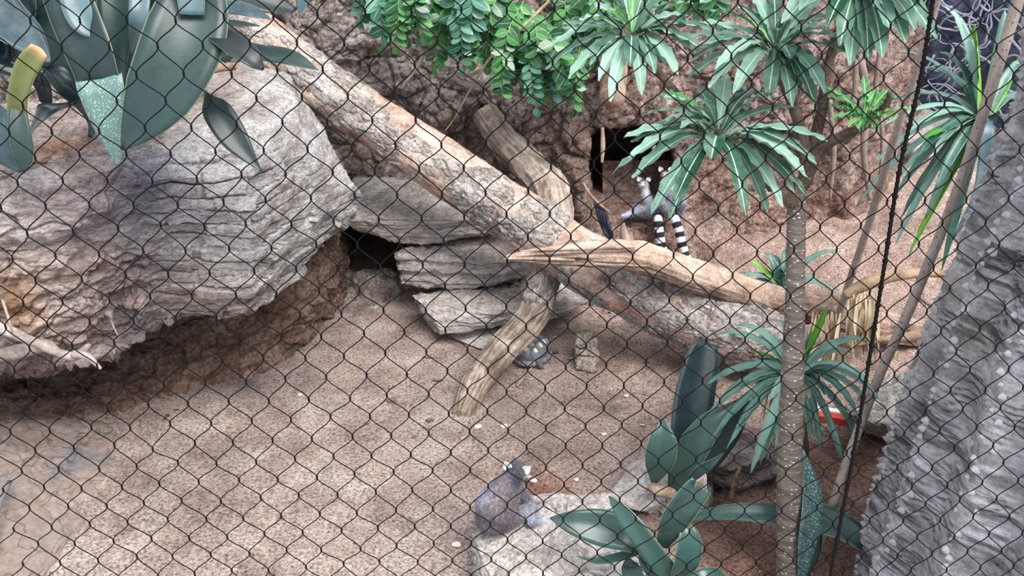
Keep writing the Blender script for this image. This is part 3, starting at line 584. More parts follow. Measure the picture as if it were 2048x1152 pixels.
M['dark_root'] = plain('dark_blue_root', C(44, 48, 60), .35, .5, 30, .4)
o = thing('dark_roots', 'bundle of dark blue black roots leaning in the left of the den mouth', 'root', tuple(W(1222, 482, 6.1)))
for a in range(4):
    tube_obj('root_strand', M['dark_root'], [W(1188+a*6, 400+a*6, 6.25), W(1200+a*5, 440, 6.1-.02*a), W(1212+a*4, 470+a*5, 6.0)], [.008, .016, .012], 6, 14, None, o)
o = thing('wall_roots', 'curved roots clinging to the back wall below the hanging fronds', 'root', tuple(W(930, 160, 6.1)))
for pts, r in [([(815, 92), (835, 95), (845, 108), (838, 128), (815, 160), (802, 178)], .015), ([(905, 150), (925, 165), (950, 170), (975, 168), (992, 150), (1000, 132)], .02), ([(900, 138), (915, 148), (940, 150), (965, 138), (990, 120)], .014)]:
    tube_obj('root_strand', M['driftwood'], [W(x, y, 6.05) for x, y in pts], [r, r, r*.6], 6, 26, None, o, lambda A, S, TH: np.ones(A.shape)*np.array([.95, .95, .95]))
stick('yellow_branch', [W(1690, 590, 4.9), W(1730, 568, 4.88), W(1790, 552, 4.86), W(1850, 545, 4.85), W(1930, 548, 4.8)], [.03, .04, .03, .028, .025], 'knobbly yellow brown branch arching right from the smooth branch', cat='branch', tintc=(1.1, .95, .72), nv=30)
stick('yellow_branch', [W(1690, 690, 4.8), W(1760, 678, 4.75), W(1820, 672, 4.7), W(1870, 650, 4.65), W(1930, 600, 4.6)], [.02, .022, .03, .035, .03], 'crooked yellow brown branch low beside the thorny trunk', cat='branch', tintc=(1.1, .95, .78), nv=30)
stick('twig', [W(1835, 592, 4.7), W(1880, 622, 4.6)], [.012, .014], 'short dark twig poking out left of the thorny trunk', tintc=(.7, .6, .6))
for pts, lab, r in [([(845, 717), (862, 718), (885, 720)], 'thin brown twig on the sand left of the standing log', .006), ([(866, 762), (880, 764), (888, 762)], 'short dark twig on the sand beside the log foot', .007),
    ([(1034, 775), (1048, 757), (1064, 738)], 'pale thin twig on the sand in front of the tortoise', .006), ([(922, 882), (932, 875), (940, 868)], 'small pale chip of wood on the sand behind the front lemur', .007)]:
    stick('twig', [G(x, y)+[0, 0, .012] for x, y in pts], [r, r, r*.6], lab, tintc=(1.1, 1.05, 1) if 'pale' in lab else (.6, .5, .45))
o = stick('sprouting_stick', [G(1462, 1000, .1), W(1470, 960, 3.45), W(1480, 935, 3.42)], [.012, .01, .007], 'dry brown stem stub standing between the broad leaves', tintc=(.8, .6, .5))
stick('dry_stalk', [W(1505, 1032, 3.25), W(1545, 1010, 3.2), W(1580, 980, 3.15)], [.01, .012, .012], 'cut yellow stem poking out left of the ringed trunk', tintc=(1.1, .95, .72))
# bark chunk on the sand
hull_rock('bark_chunk', [G(1145, 700, .03), W(1152, 668, 5.1), W(1185, 668, 5.15), W(1196, 690, 5.1), G(1192, 742, .02), G(1150, 738, .02), G(1142, 716, .0), G(1190, 700, .08), W(1165, 672, 5.05), W(1188, 715, 4.98)], M['bark'], res=70, rough=.05, seed=71, crack=.03,
   col=lambda A: np.ones(A.shape)*(.75+.5*sm(fbm(A*30, 3, 5), -.2, .2))[..., None]*np.array([.95, .9, .84]), label='rough pitted chunk of bark lying on the sand right of the tortoise', cat='bark')
# pebbles
peb = plain('pale_pebble', C(205, 196, 184), .8, .15, 60)
PB = [(1008, 854, 9, 'white pebble lying on the sand above the front lemur'), (956, 855, 8, 'grey pebble left of the white pebble, above the front lemur'), (1022, 852, 6, 'small pebble touching the white pebble, above the front lemur'), (782, 801, 9, 'dark pebble on the sand left of the log foot'), (859, 842, 9, 'brown pebble on the sand below the log foot'),
      (828, 875, 6, 'small dark pebble on the bare sand left of the front lemur'), (1207, 869, 7, 'pale round pebble on the sand between log and broad leaves'), (1252, 793, 6, 'small pale pebble on the sand left of the tall broad leaf'), (1284, 850, 5, 'tiny pale pebble just left of the small broad leaf'), (912, 1092, 10, 'broken pale pebble on the sand beside the flat front rock'),
      (1066, 962, 9, 'yellowish pebble in the dug patch beside the front lemur'), (1058, 955, 6, 'small yellowish pebble in the dug patch beside the front lemur'), (1143, 717, 8, 'tan pebble beside the rough bark chunk'), (600, 790, 5, 'tiny grey pebble on the sand near the undercut wall'), (1153, 960, 6, 'pale pebble on the sand behind the flat front rock')]
for x, y, r, lab in PB:
    c = G(x, y); R = r*2.6/1000*np.linalg.norm(c-O)/4.6; q = []
    for k in range(9): a = k*.9; q.append(c+[R*math.cos(a)*random.uniform(.8, 1.2), R*math.sin(a)*random.uniform(.6, .9), R*random.uniform(-.2, .7)])
    hull_rock('pebble', q, plain('dark_pebble', C(110, 92, 84), .85, .3, 50) if 'dark' in lab or 'brown' in lab else peb, res=14, rough=.002, seed=x, label=lab, cat='pebble')
# red and white strip
rs = thing('painted_strip', 'red painted strip with a white edge lying behind the ringed trunk', 'strip', tuple(W(1740, 860, 4.2)))
def slab_strip(pts, w, h, m, name, parent):
    V = []
    for p in pts: V += [p+[0, 0, 0], p+[0, 0, h], p+[0, w, h], p+[0, w, 0]]
    Fl = []; n = len(pts)
    for i in range(n-1):
        for k in range(4): Fl.append([i*4+k, i*4+(k+1) % 4, i*4+4+(k+1) % 4, i*4+4+k])
    Fl += [[0, 3, 2, 1], [n*4-4, n*4-3, n*4-2, n*4-1]]
    return bake(name, V, Fl, m, parent, False)
pr = [W(1600, 842, 4.2), W(1660, 848, 4.2), W(1720, 858, 4.18), W(1800, 878, 4.15)]
slab_strip(pr, .05, .045, plain('red_paint', C(205, 70, 62), .5, .15, 20), 'red_face', rs)
slab_strip([p+[0, .05, .03] for p in pr], .04, .025, plain('white_paint', C(225, 222, 220), .5, .1, 20), 'white_edge', rs)
# ================================================================== ANIMALS
def body(caps, vox=.008, smooth=4):
    """one continuous skin over tapered capsules (a, b, ra, rb)"""
    bm = bmesh.new()
    for a, b, ra, rb in caps:
        a, b = np.array(a, float), np.array(b, float); n = max(2, int(np.linalg.norm(b-a)/(min(ra, rb)*.35))+1)
        for k in range(n):
            t = k/(n-1); p = a+(b-a)*t; r = ra+(rb-ra)*t
            bmesh.ops.create_icosphere(bm, subdivisions=2, radius=r, matrix=Matrix.Translation(p.tolist()))
    me = bpy.data.meshes.new('tmp'); bm.to_mesh(me); bm.free(); o = bpy.data.objects.new('tmp', me); COL.objects.link(o)
    md = o.modifiers.new('r', 'REMESH'); md.mode = 'VOXEL'; md.voxel_size = vox
    s = o.modifiers.new('s', 'SMOOTH'); s.factor = .5; s.iterations = smooth
    dg = bpy.context.evaluated_depsgraph_get(); ev = o.evaluated_get(dg).to_mesh()
    V = np.zeros(len(ev.vertices)*3); ev.vertices.foreach_get('co', V); V = V.reshape(-1, 3); N = np.zeros(len(V)*3); ev.vertices.foreach_get('normal', N); N = N.reshape(-1, 3)
    Fl = [list(p.vertices) for p in ev.polygons]
    bpy.data.objects.remove(o); return V, N, Fl
def lemmat(name):
    m, nt, b = nmat(name); a = nt.nodes.new('ShaderNodeAttribute'); a.attribute_name = 'tint'; n = nz(nt, coords(nt), 130, 4, .8)
    nt.links.new(mixc(nt, a.outputs['Color'], ramp(nt, [(.3, (.6,)*3), (.7, (1.35,)*3)], n), 1.), b.inputs['Base Color']); b.inputs['Roughness'].default_value = .95
    bump(nt, b, n, .6, .006); return m
M['fur'] = lemmat('lemur_fur')
def fur(V, N, col, n, L, parent, down=.5):
    i = rng.randint(0, len(V), n); p = V[i]+rng.normal(0, .003, (n, 3)); d = N[i]+[0, 0, -down]+rng.normal(0, .25, (n, 3)); d /= np.linalg.norm(d, axis=1, keepdims=True)
    s = np.cross(d, rng.normal(0, 1, (n, 3))); s /= np.linalg.norm(s, axis=1, keepdims=True); l = L*rng.uniform(.6, 1.3, (n, 1))
    A = np.stack([p-s*.0012, p+s*.0012, p+d*l], 1).reshape(-1, 3); c = np.repeat(col[i]*rng.uniform(.6, 1.35, (n, 1)), 3, 0)
    o = bake('fur', A, np.arange(n*3).reshape(-1, 3), M['fur'], parent, True, None, c); tag(o, kind='stuff')
lin = lambda *c: np.array(C(*c)[:3])
ringm, nt, b_ = nmat('ringed_tail'); t_ = nt.nodes.new('ShaderNodeTexCoord'); s_ = nt.nodes.new('ShaderNodeSeparateXYZ'); nt.links.new(t_.outputs['UV'], s_.inputs[0])
w_ = mth(nt, 'ADD', mth(nt, 'MULTIPLY', mth(nt, 'SINE', mth(nt, 'MULTIPLY', mth(nt, 'ADD', s_.outputs[1], mth(nt, 'MULTIPLY', nz(nt, coords(nt), 60, 3), .012)), 2*math.pi/.078)), .5), .5)
nt.links.new(ramp(nt, [(.42, C(28, 28, 34)), (.58, C(214, 214, 222))], w_), b_.inputs['Base Color']); b_.inputs['Roughness'].default_value = .95; bump(nt, b_, nz(nt, coords(nt), 160, 3), .7, .006)
def eyeball(p, r, parent, c=(190, 120, 30)):
    bm = bmesh.new(); bmesh.ops.create_icosphere(bm, subdivisions=2, radius=r, matrix=Matrix.Translation(list(p)))
    V = [tuple(v.co) for v in bm.verts]; Fl = [[v.index for v in f.verts] for f in bm.faces]; bm.free()
    return bake('eye', V, Fl, plain('eye', C(*c), .2, .1), parent)
def ear(p, d, up, r, parent, m):
    """cupped rounded ear"""
    d = np.array(d, float); d /= np.linalg.norm(d); up = np.array(up, float); s = np.cross(d, up); s /= np.linalg.norm(s); A = []
    for i, t in enumerate(np.linspace(0, 1, 7)):
        for j, u in enumerate(np.linspace(-1, 1, 7)):
            w = math.sin(math.pi*(.18+.82*t)**.8)*.9+.05; A.append(p+d*r*2*t+s*u*r*w+up*r*.5*(u*u-.5)*(1-t*.3))
    A = np.array(A).reshape(7, 7, 3); Bk = A-np.array(up)*.006
    V = np.vstack([A.reshape(-1, 3), Bk.reshape(-1, 3)]); Fq = gfaces(7, 7); Fl = Fq.tolist()+(Fq[:, ::-1]+49).tolist()
    rim = [k for k in range(7)]+[6+7*k for k in range(1, 7)]+[48-k for k in range(1, 7)]+[42-7*k for k in range(1, 6)]
    for a, b in zip(rim, rim[1:]+rim[:1]): Fl.append([b, a, a+49, b+49])
    return bake('ear', V, Fl, m, parent, True, None, np.ones((98, 3))*lin(222, 224, 232))
# --- lemur on the front rock, seen from behind
def front_lemur():
    Y0 = 3.16; w = lambda x, y, dy=0: W(x, y, Y0+dy)
    root = thing('ring_tailed_lemur', 'grey lemur sitting on the flat front rock with its back turned, white ears', 'lemur', tuple(W(1000, 1056, Y0)))
    caps = [(w(990, 1030), w(994, 1012, .0), .088, .096), (w(994, 1012), w(1016, 970, .03), .096, .052), (w(1016, 970, .03), w(1030, 948, .05), .05, .036), (w(1030, 948, .05), w(1034, 938, .06), .04, .038),
            (w(1034, 938, .07), w(1046, 944, .125), .036, .02), (w(1046, 944, .125), w(1052, 947, .15), .017, .012),
            (w(1010, 1035, .05), w(1060, 1018, .13), .052, .036), (w(1060, 1018, .13), w(1062, 1046, .06), .034, .02), (w(1060, 1047, .05), w(1080, 1041, .1), .016, .012),
            (w(975, 1035, .08), w(985, 1012, .22), .05, .035), (w(985, 1012, .22), w(1000, 1035, .2), .03, .02), (w(1000, 1035, .2), w(1015, 1032, .26), .015, .011),
            (w(1030, 968, .06), w(1050, 995, .12), .028, .022), (w(1050, 995, .12), w(1064, 1008, .2), .02, .014), (w(1005, 968, .07), w(1000, 990, .2), .028, .022), (w(1000, 990, .2), w(1030, 1006, .25), .02, .014)]
    for k, (dx, dy) in enumerate([(14, 1), (17, -2), (16, -5), (12, -8)]): caps.append((w(1078, 1042, .1), w(1078+dx, 1041+dy, .11+.012*k), .008, .005))
    caps.append((w(1074, 1040, .1), w(1082, 1034, .16), .007, .005))
    for k in range(4): caps.append((w(1064, 1008, .2), w(1070+3*k, 1013-3*k, .215), .007, .0045))
    V, N, Fl = body(caps, .006, 5)
    V = V+N*(.003*fbm(V*40, 3, 4))[:, None]
    def loc(x, y, dy): return w(x, y, dy)
    def near(c, r): return np.exp(-(np.linalg.norm(V-c, axis=1)/r)**2)[:, None]
    col = np.ones(V.shape)*lin(116, 110, 116)
    def put(col, c, r, k): g = np.clip(near(loc(*c), r)*1.3, 0, 1); return col*(1-g)+k*g
    col = put(col, (990, 1000, -.1), .1, lin(110, 96, 94)); col = put(col, (995, 1050, -.05), .07, lin(96, 88, 96)); col = put(col, (960, 985, 0), .07, lin(150, 150, 164))
    for c in ((1050, 1025, .12), (1062, 1030, .1), (1070, 1040, .1)): col = put(col, c, .055, lin(150, 152, 168))
    for c in ((1085, 1040, .12), (1096, 1036, .13)): col = put(col, c, .035, lin(196, 202, 216))
    col = put(col, (1034, 962, .0), .035, lin(74, 72, 82)); col = put(col, (1032, 930, .03), .045, lin(70, 70, 80)); col = put(col, (1050, 946, .13), .035, lin(215, 215, 222)); col = put(col, (1056, 948, .16), .014, lin(30, 30, 34))
    n = fbm(V*np.array([90, 90, 30]), 3, 5)[:, None]; col = col*(1+.5*n); ns = sm(np.sin((V[:, 2]+.5*V[:, 0])*420), .2, .8)[:, None]*near(loc(1036, 958, .01), .035); col = col*(1-.6*ns)
    bake('body', V, Fl, M['fur'], root, True, None, col); fur(V, N, col, 34000, .0085, root)
    ear(w(1018, 938, .04), (-.45, 0, .9), (-.1, -1, .1), .021, root, M['fur']); ear(w(1046, 943, .04), (.8, .0, .6), (.1, -1, .1), .021, root, M['fur'])
    eyeball(w(1049, 938, .1), .007, root); eyeball(w(1038, 940, .125), .007, root)
    tube_obj('tail', ringm, [w(1000, 1046, .12), w(1000, 1042, .26), w(1004, 1038, .34), w(1040, 1036, .38), w(1075, 1038, .38)], [.026, .024, .022, .02, .008], 12, 50, None, root)
front_lemur()
# --- two lemurs in the den mouth
def den_lemur(label, caps, cols, ears_, tail, eyes, nose, base, Y0):
    w = lambda x, y, dy=0: W(x, y, Y0+dy)
    root = thing('ring_tailed_lemur', label, 'lemur', tuple(w(*base)))
    V, N, Fl = body([(w(*a), w(*b), ra, rb) for a, b, ra, rb in caps], .007, 4); col = np.ones(V.shape)*lin(140, 142, 156)
    for c, r, k in cols: g = np.clip(np.exp(-(np.linalg.norm(V-w(*c), axis=1)/r)**2)*1.4, 0, 1)[:, None]; col = col*(1-g)+lin(*k)*g
    bake('body', V, Fl, M['fur'], root, True, None, col); fur(V, N, col, 5000, .012, root)
    for p, d in ears_: ear(w(*p), d, (0, -1, .1), .02, root, M['fur'])
    tube_obj('tail', ringm, [w(*p) for p in tail], [.028, .034, .036, .036, .03, .015], 14, 60, lambda A, S, TH, R: .003*fbm(A*60, 2, 3), root)
    for p in eyes: eyeball(w(*p), .008, root)
    eyeball(w(*nose), .008, root, (25, 25, 28))
den_lemur('grey lemur reclining on the den ledge, head lifted to the left, tail hanging',
  [((1275, 420), (1305, 424, .05), .05, .06), ((1285, 418, -.02), (1252, 430, -.05), .035, .022), ((1252, 430, -.05), (1242, 432, -.08), .018, .012), ((1300, 420), (1292, 392, .0), .058, .036), ((1292, 392), (1289, 376), .034, .03), ((1289, 375), (1288, 367), .032, .03), ((1287, 369, -.03), (1277, 371, -.06), .02, .011), ((1300, 405, -.02), (1310, 425, -.06), .02, .014), ((1305, 424, .02), (1320, 430, -.02), .05, .035)],
  [((1289, 385, -.04), .045, (214, 216, 224)), ((1285, 366, -.04), .02, (222, 222, 228)), ((1288, 358), .02, (60, 60, 70)), ((1252, 430, -.05), .05, (176, 180, 196))],
  [((1280, 362), (-.5, 0, .9)), ((1295, 362), (.5, 0, .9))],
  [(1316, 428, -.04), (1316, 440, -.13), (1318, 462, -.17), (1322, 486, -.2), (1330, 510, -.22), (1340, 520, -.24)], [(1282, 366, -.075), (1290, 366, -.09)], (1275, 371, -.07), (1290, 436), 6.45)
den_lemur('dark eyed lemur sitting upright behind the drooping leaves, ringed tail hanging low',
  [((1345, 418), (1345, 385), .085, .07), ((1345, 385), (1336, 362), .06, .036), ((1335, 360), (1331, 350), .034, .033), ((1331, 350, -.03), (1328, 356, -.07), .02, .011), ((1332, 380, -.05), (1322, 412, -.09), .024, .015), ((1356, 385, -.05), (1360, 414, -.08), .024, .015), ((1330, 420, -.02), (1322, 405, -.12), .04, .03), ((1358, 420, -.02), (1366, 405, -.12), .04, .03)],
  [((1332, 368, -.05), .05, (206, 208, 216)), ((1331, 340), .022, (44, 44, 52)), ((1330, 350, -.05), .028, (220, 220, 226)), ((1326, 347, -.04), .009, (26, 26, 30)), ((1334, 347, -.04), .009, (26, 26, 30)), ((1328, 356, -.07), .013, (26, 26, 30)), ((1345, 400, .02), .1, (128, 126, 138))],
  [((1323, 342), (-.5, 0, .9)), ((1339, 342), (.5, 0, .9))],
  [(1346, 424, -.06), (1350, 438, -.14), (1358, 462, -.18), (1364, 488, -.22), (1374, 515, -.26), (1392, 532, -.3)], [(1326, 348, -.065), (1334, 348, -.065)], (1328, 357, -.08), (1345, 436), 6.42)
# --- tortoise
def tortoise():
    c = G(1066, 714); ang = math.radians(62); cs, sn = math.cos(ang), math.sin(ang)
    root = thing('tortoise', 'grey tortoise with pale spotted domed shell beside the foot of the standing log', 'tortoise', tuple(c))
    a, b, h = .155, .115, .115
    def T(p): p = np.asarray(p, float); return np.stack([c[0]+p[..., 0]*cs-p[..., 1]*sn, c[1]+p[..., 0]*sn+p[..., 1]*cs, c[2]+p[..., 2]], -1)
    def dome(x, y, k=1.): r = np.clip((x/a)**2+(y/b)**2, 0, 1); return .03+h*(1-r**1.15)**.72*k
    n, m_ = 30, 60; rr = np.linspace(0, 1, n)[:, None]; th = np.linspace(0, 2*np.pi, m_, endpoint=False)[None]
    A = np.stack([rr*a*np.cos(th), rr*b*np.sin(th), dome(rr*a*np.cos(th), rr*b*np.sin(th))-.004], -1)
    sk = np.stack([a*1.03*np.cos(th), b*1.03*np.sin(th), 0*th+.018], -1); bt = np.stack([a*.3*np.cos(th), b*.3*np.sin(th), 0*th+.012], -1); A = np.vstack([A, sk, bt])
    dk = plain('shell_groove', C(84, 86, 92), .5, .3, 40); bake('shell', T(A), gfaces(n+2, m_, True), dk, root)
    hm, nt, b_ = nmat('scute'); at = nt.nodes.new('ShaderNodeAttribute'); at.attribute_name = 'tint'; nt.links.new(mixc(nt, at.outputs['Color'], ramp(nt, [(.3, (.75,)*3), (.7, (1.25,)*3)], nz(nt, coords(nt), 70, 5, .7)), 1.), b_.inputs['Base Color']); b_.inputs['Roughness'].default_value = .45; bump(nt, b_, nz(nt, coords(nt), 50, 3), .3, .004)
    def scute(poly):
        poly = np.array(poly, float); q = poly.mean(0); K = 24; P_ = []
        L = len(poly)
        for k in range(K): t = k/K*L; i = int(t); f = t-i; P_.append(poly[i]*(1-f)+poly[(i+1) % L]*f)
        P_ = np.array(P_); V, cols = [], []
        for s, z in ((.96, -.003), (.93, .003), (.75, .0045), (.72, .006), (.5, .0075), (.47, .009), (.22, .0105), (.1, .0115)):
            e = q+(P_-q)*s; V.append(np.stack([e[:, 0], e[:, 1], dome(e[:, 0], e[:, 1])+z], -1)); cols.append(np.repeat([lin(118, 122, 132) if s > .3 else lin(228, 220, 176)], K, 0)*(.8 if s in (.75, .5, .96) else 1))
        V = np.array(V); n_ = len(V); Fl = gfaces(n_, K, True).tolist(); V = np.vstack([V.reshape(-1, 3), [[q[0], q[1], dome(q[0], q[1])+.012]]]); Fl += [[(n_-1)*K+k, (n_-1)*K+(k+1) % K, n_*K] for k in range(K)]
        bake('scute', T(V), Fl, hm, root, True, None, np.vstack([np.array(cols).reshape(-1, 3), lin(228, 220, 176)]))
    xs = [-.135, -.085, -.03, .03, .085, .135]
    for i in range(5):
        x0, x1 = xs[i], xs[i+1]; w0 = .034; xm = (x0+x1)/2; wd = .045 if 0 < i < 4 else .034
        scute([(x0, -w0*.8), (xm, -wd), (x1, -w0*.8), (x1, w0*.8), (xm, wd), (x0, w0*.8)])
    for s in (-1, 1):
        for i in range(4):
            x0, x1 = [-.11, -.057, 0, .057, .11][i:i+2]; f = lambda x: .9*b*math.sqrt(max(0, 1-(x/a)**2)); i0, i1 = .042 if i else .03, .042 if i < 3 else .03
            scute([(x0, s*i0), ((x0+x1)/2, s*.03), (x1, s*i1), (x1*1.0, s*f(x1)), ((x0+x1)/2, s*f((x0+x1)/2)), (x0, s*f(x0))])
    for k in range(22):
        t0, t1 = 2*math.pi*k/22, 2*math.pi*(k+.92)/22; V = []
        for t in (t0, (t0+t1)/2, t1):
            for r_, z in ((.93, .052), (1.04, .03), (1.06, .014), (.98, .012)): V.append((a*r_*math.cos(t), b*r_*math.sin(t), z))
        Fl = gfaces(3, 4).tolist(); bake('marginal_plate', T(V), [f[::-1] for f in Fl], hm, root, True, None, np.ones((12, 3))*lin(128, 130, 138))
    skn = plain('tortoise_skin', C(96, 92, 88), .8, .4, 60)
    V, N, Fl = body([((a*.85, 0, .035), (a*1.2, 0, .05), .026, .024), ((a*1.2, 0, .05), (a*1.36, 0, .048), .024, .015)], .005, 3); bake('head', T(V), Fl, skn, root)
    for sx, sy in ((1, 1), (1, -1), (-1, 1), (-1, -1)):
        V, N, Fl = body([((sx*a*.6, sy*b*.7, .035), (sx*a*.75, sy*b*1.02, .018), .026, .018)], .006, 3); bake('leg', T(V), Fl, skn, root)
tortoise()
# ================================================================== PLANTS
def leaf(name, m, ctrl, w, prof, up=None, fold=.15, wave=0, n=14, thick=0, twist=0, parent=None, across=5, wf=9, tipcurl=0):
    """a blade swept along ctrl points; prof: widths along (fraction); up: direction its face looks"""
    c = spline(ctrl, n); T = np.gradient(c, axis=0); T /= np.maximum(np.linalg.norm(T, axis=1, keepdims=True), 1e-9)
    up = np.array([0, -.4, 1.]) if up is None else np.array(up, float)
    N = up-T*(T@up)[:, None]; N /= np.maximum(np.linalg.norm(N, axis=1, keepdims=True), 1e-6)
    if twist:
        a = np.linspace(0, twist, n)[:, None]; N = N*np.cos(a)+np.cross(T, N)*np.sin(a)
    S = np.cross(T, N); t = np.linspace(0, 1, n); W_ = np.interp(t, np.linspace(0, 1, len(prof)), prof)*w/2
    u = np.linspace(-1, 1, across); ph = random.random()*6
    A = c[:, None]+S[:, None]*(u[None, :, None]*W_[:, None, None])+N[:, None]*((np.abs(u)**1.3)[None, :, None]*W_[:, None, None]*fold*2)
    if wave: A = A+N[:, None]*(wave*(np.abs(u)**2)[None]*np.sin(t[:, None]*wf*6.28+ph+(u > 0)[None]*1.7)*np.minimum(1, t*3)[:, None])[..., None]
    uv = np.stack([(u[None]+1)/2*np.ones((n, 1)), t[:, None]*np.ones((1, across))], -1)
    Fq = gfaces(n, across)
    if not thick: return bake(name, A, Fq, m, parent, True, None, None, uv)
    th = thick*(1-np.abs(u)[None]**2*.9)*np.clip(W_/W_.max(), .15, 1)[:, None]; B = A-N[:, None]*th[..., None]; A2 = A+N[:, None]*(.15*th)[..., None]; k = n*across
    Fl = Fq.tolist()+(Fq[:, ::-1]+k).tolist()
    rim = list(range(across))+[across-1+across*i for i in range(1, n)]+[n*across-1-i for i in range(1, across)]+[(n-1)*across-across*i for i in range(1, n-1)]
    for a, b in zip(rim, rim[1:]+rim[:1]): Fl.append([a, a+k, b+k, b])
    return bake(name, np.vstack([A2.reshape(-1, 3), B.reshape(-1, 3)]), Fl, m, parent, True, None, None, np.vstack([uv.reshape(-1, 2)]*2))
# ---------- rosette crowns of the ringed-trunk tree
RL = leafmat('rosette_leaf', (34, 78, 58), (132, 170, 152), (196, 222, 196), .05, True, None, .34, trans=.1)
RLy = leafmat('young_leaf', (56, 124, 62), (116, 172, 104), (200, 225, 170), .05, True, None, .36, trans=.15)
LANCE = [.16, .3, .5, .7, .86, .96, 1, .97, .84, .58, .12]
def tip_on(cx, px, py, L, near, k=0):
    """tip of length L from the crown centre that lands on a picture point"""
    d = ray(px, py); oc = O-cx; a = d@d; b = 2*(oc@d); c_ = oc@oc-L*L; D = b*b-4*a*c_
    t = (-b)/(2*a) if D < 0 else (-b+(-1 if near else 1)*math.sqrt(D))/(2*a)
    return O+d*t
def rosette(parent, cx, tips, L, w, mat, centre_px, extra=10, ex_up=.6, young=4, sagk=.08, wave=.006):
    for i, tp in enumerate(tips):
        px, py = tp[:2]; ll = L*(tp[2] if len(tp) > 2 else 1)*random.uniform(.95, 1.05); ww = w*(tp[3] if len(tp) > 3 else 1)
        tip = tip_on(cx, px, py, ll, py > centre_px[1]-10)
        v = tip-cx; out = v*[1, 1, 0]; out /= max(np.linalg.norm(out), 1e-6); ln = np.linalg.norm(v)
        lift = np.array([0, 0, 1.])*ln*(sagk+.05*(v[2] < 0)); b0 = cx+v*.05+out*.01+[0, 0, random.uniform(-.04, .02)]
        pts = [b0, cx+v*.35+lift*.85, cx+v*.7+lift*.8, tip]
        leaf('leaf', mat, pts, ww*random.uniform(.88, 1.1), LANCE, np.array([0, -.15, 1.])+out*.75, .16, wave, 16, parent=parent, wf=5)
    for k in range(extra):
        a = random.uniform(0, 6.28); el = random.uniform(ex_up*.3, ex_up*1.3); l = L*random.uniform(.4, .8); out = np.array([math.cos(a), math.sin(a)*1., 0]); v = (out*math.cos(el)+np.array([0, 0, math.sin(el)]))*l
        leaf('leaf', RLy if k < young else mat, [cx+out*.008, cx+v*.4+[0, 0, l*.12], cx+v*.75+[0, 0, l*.1], cx+v], w*random.uniform(.6, .85), LANCE, np.array([0, 0, 1.])+out*.6, .2, wave, 12, parent=parent, wf=5)
barkm, nt, b_ = nmat('ringed_bark'); v_ = coords(nt, 'Object', (1, 1, 1)); vz = coords(nt, 'Object', (1.2, 1.2, 16))
c_ = ramp(nt, [(.3, C(66, 58, 54)), (.5, C(102, 92, 84)), (.7, C(134, 122, 112))], nz(nt, vz, 3, 7, .65)); vo = nt.nodes.new('ShaderNodeTexVoronoi'); vo.inputs['Scale'].default_value = 38; nt.links.new(coords(nt, 'Object', (1, 1, 1.8)), vo.inputs['Vector'])
c_ = mixc(nt, c_, C(206, 200, 192), ramp(nt, [(.15, (.9,)*3), (.24, (0,)*3)], vo.outputs['Distance']), 'MIX'); nt.links.new(c_, b_.inputs['Base Color']); b_.inputs['Roughness'].default_value = .8; bump(nt, b_, mth(nt, 'ADD', nz(nt, vz, 6, 6), mth(nt, 'MULTIPLY', vo.outputs['Distance'], -.6)), .7, .012)
spinym = stone('spiny_bark', [(.3, C(80, 62, 52)), (.5, C(116, 98, 86)), (.7, C(150, 134, 120))], 14, fine=90, speck=.5, tint=False, bs=1)
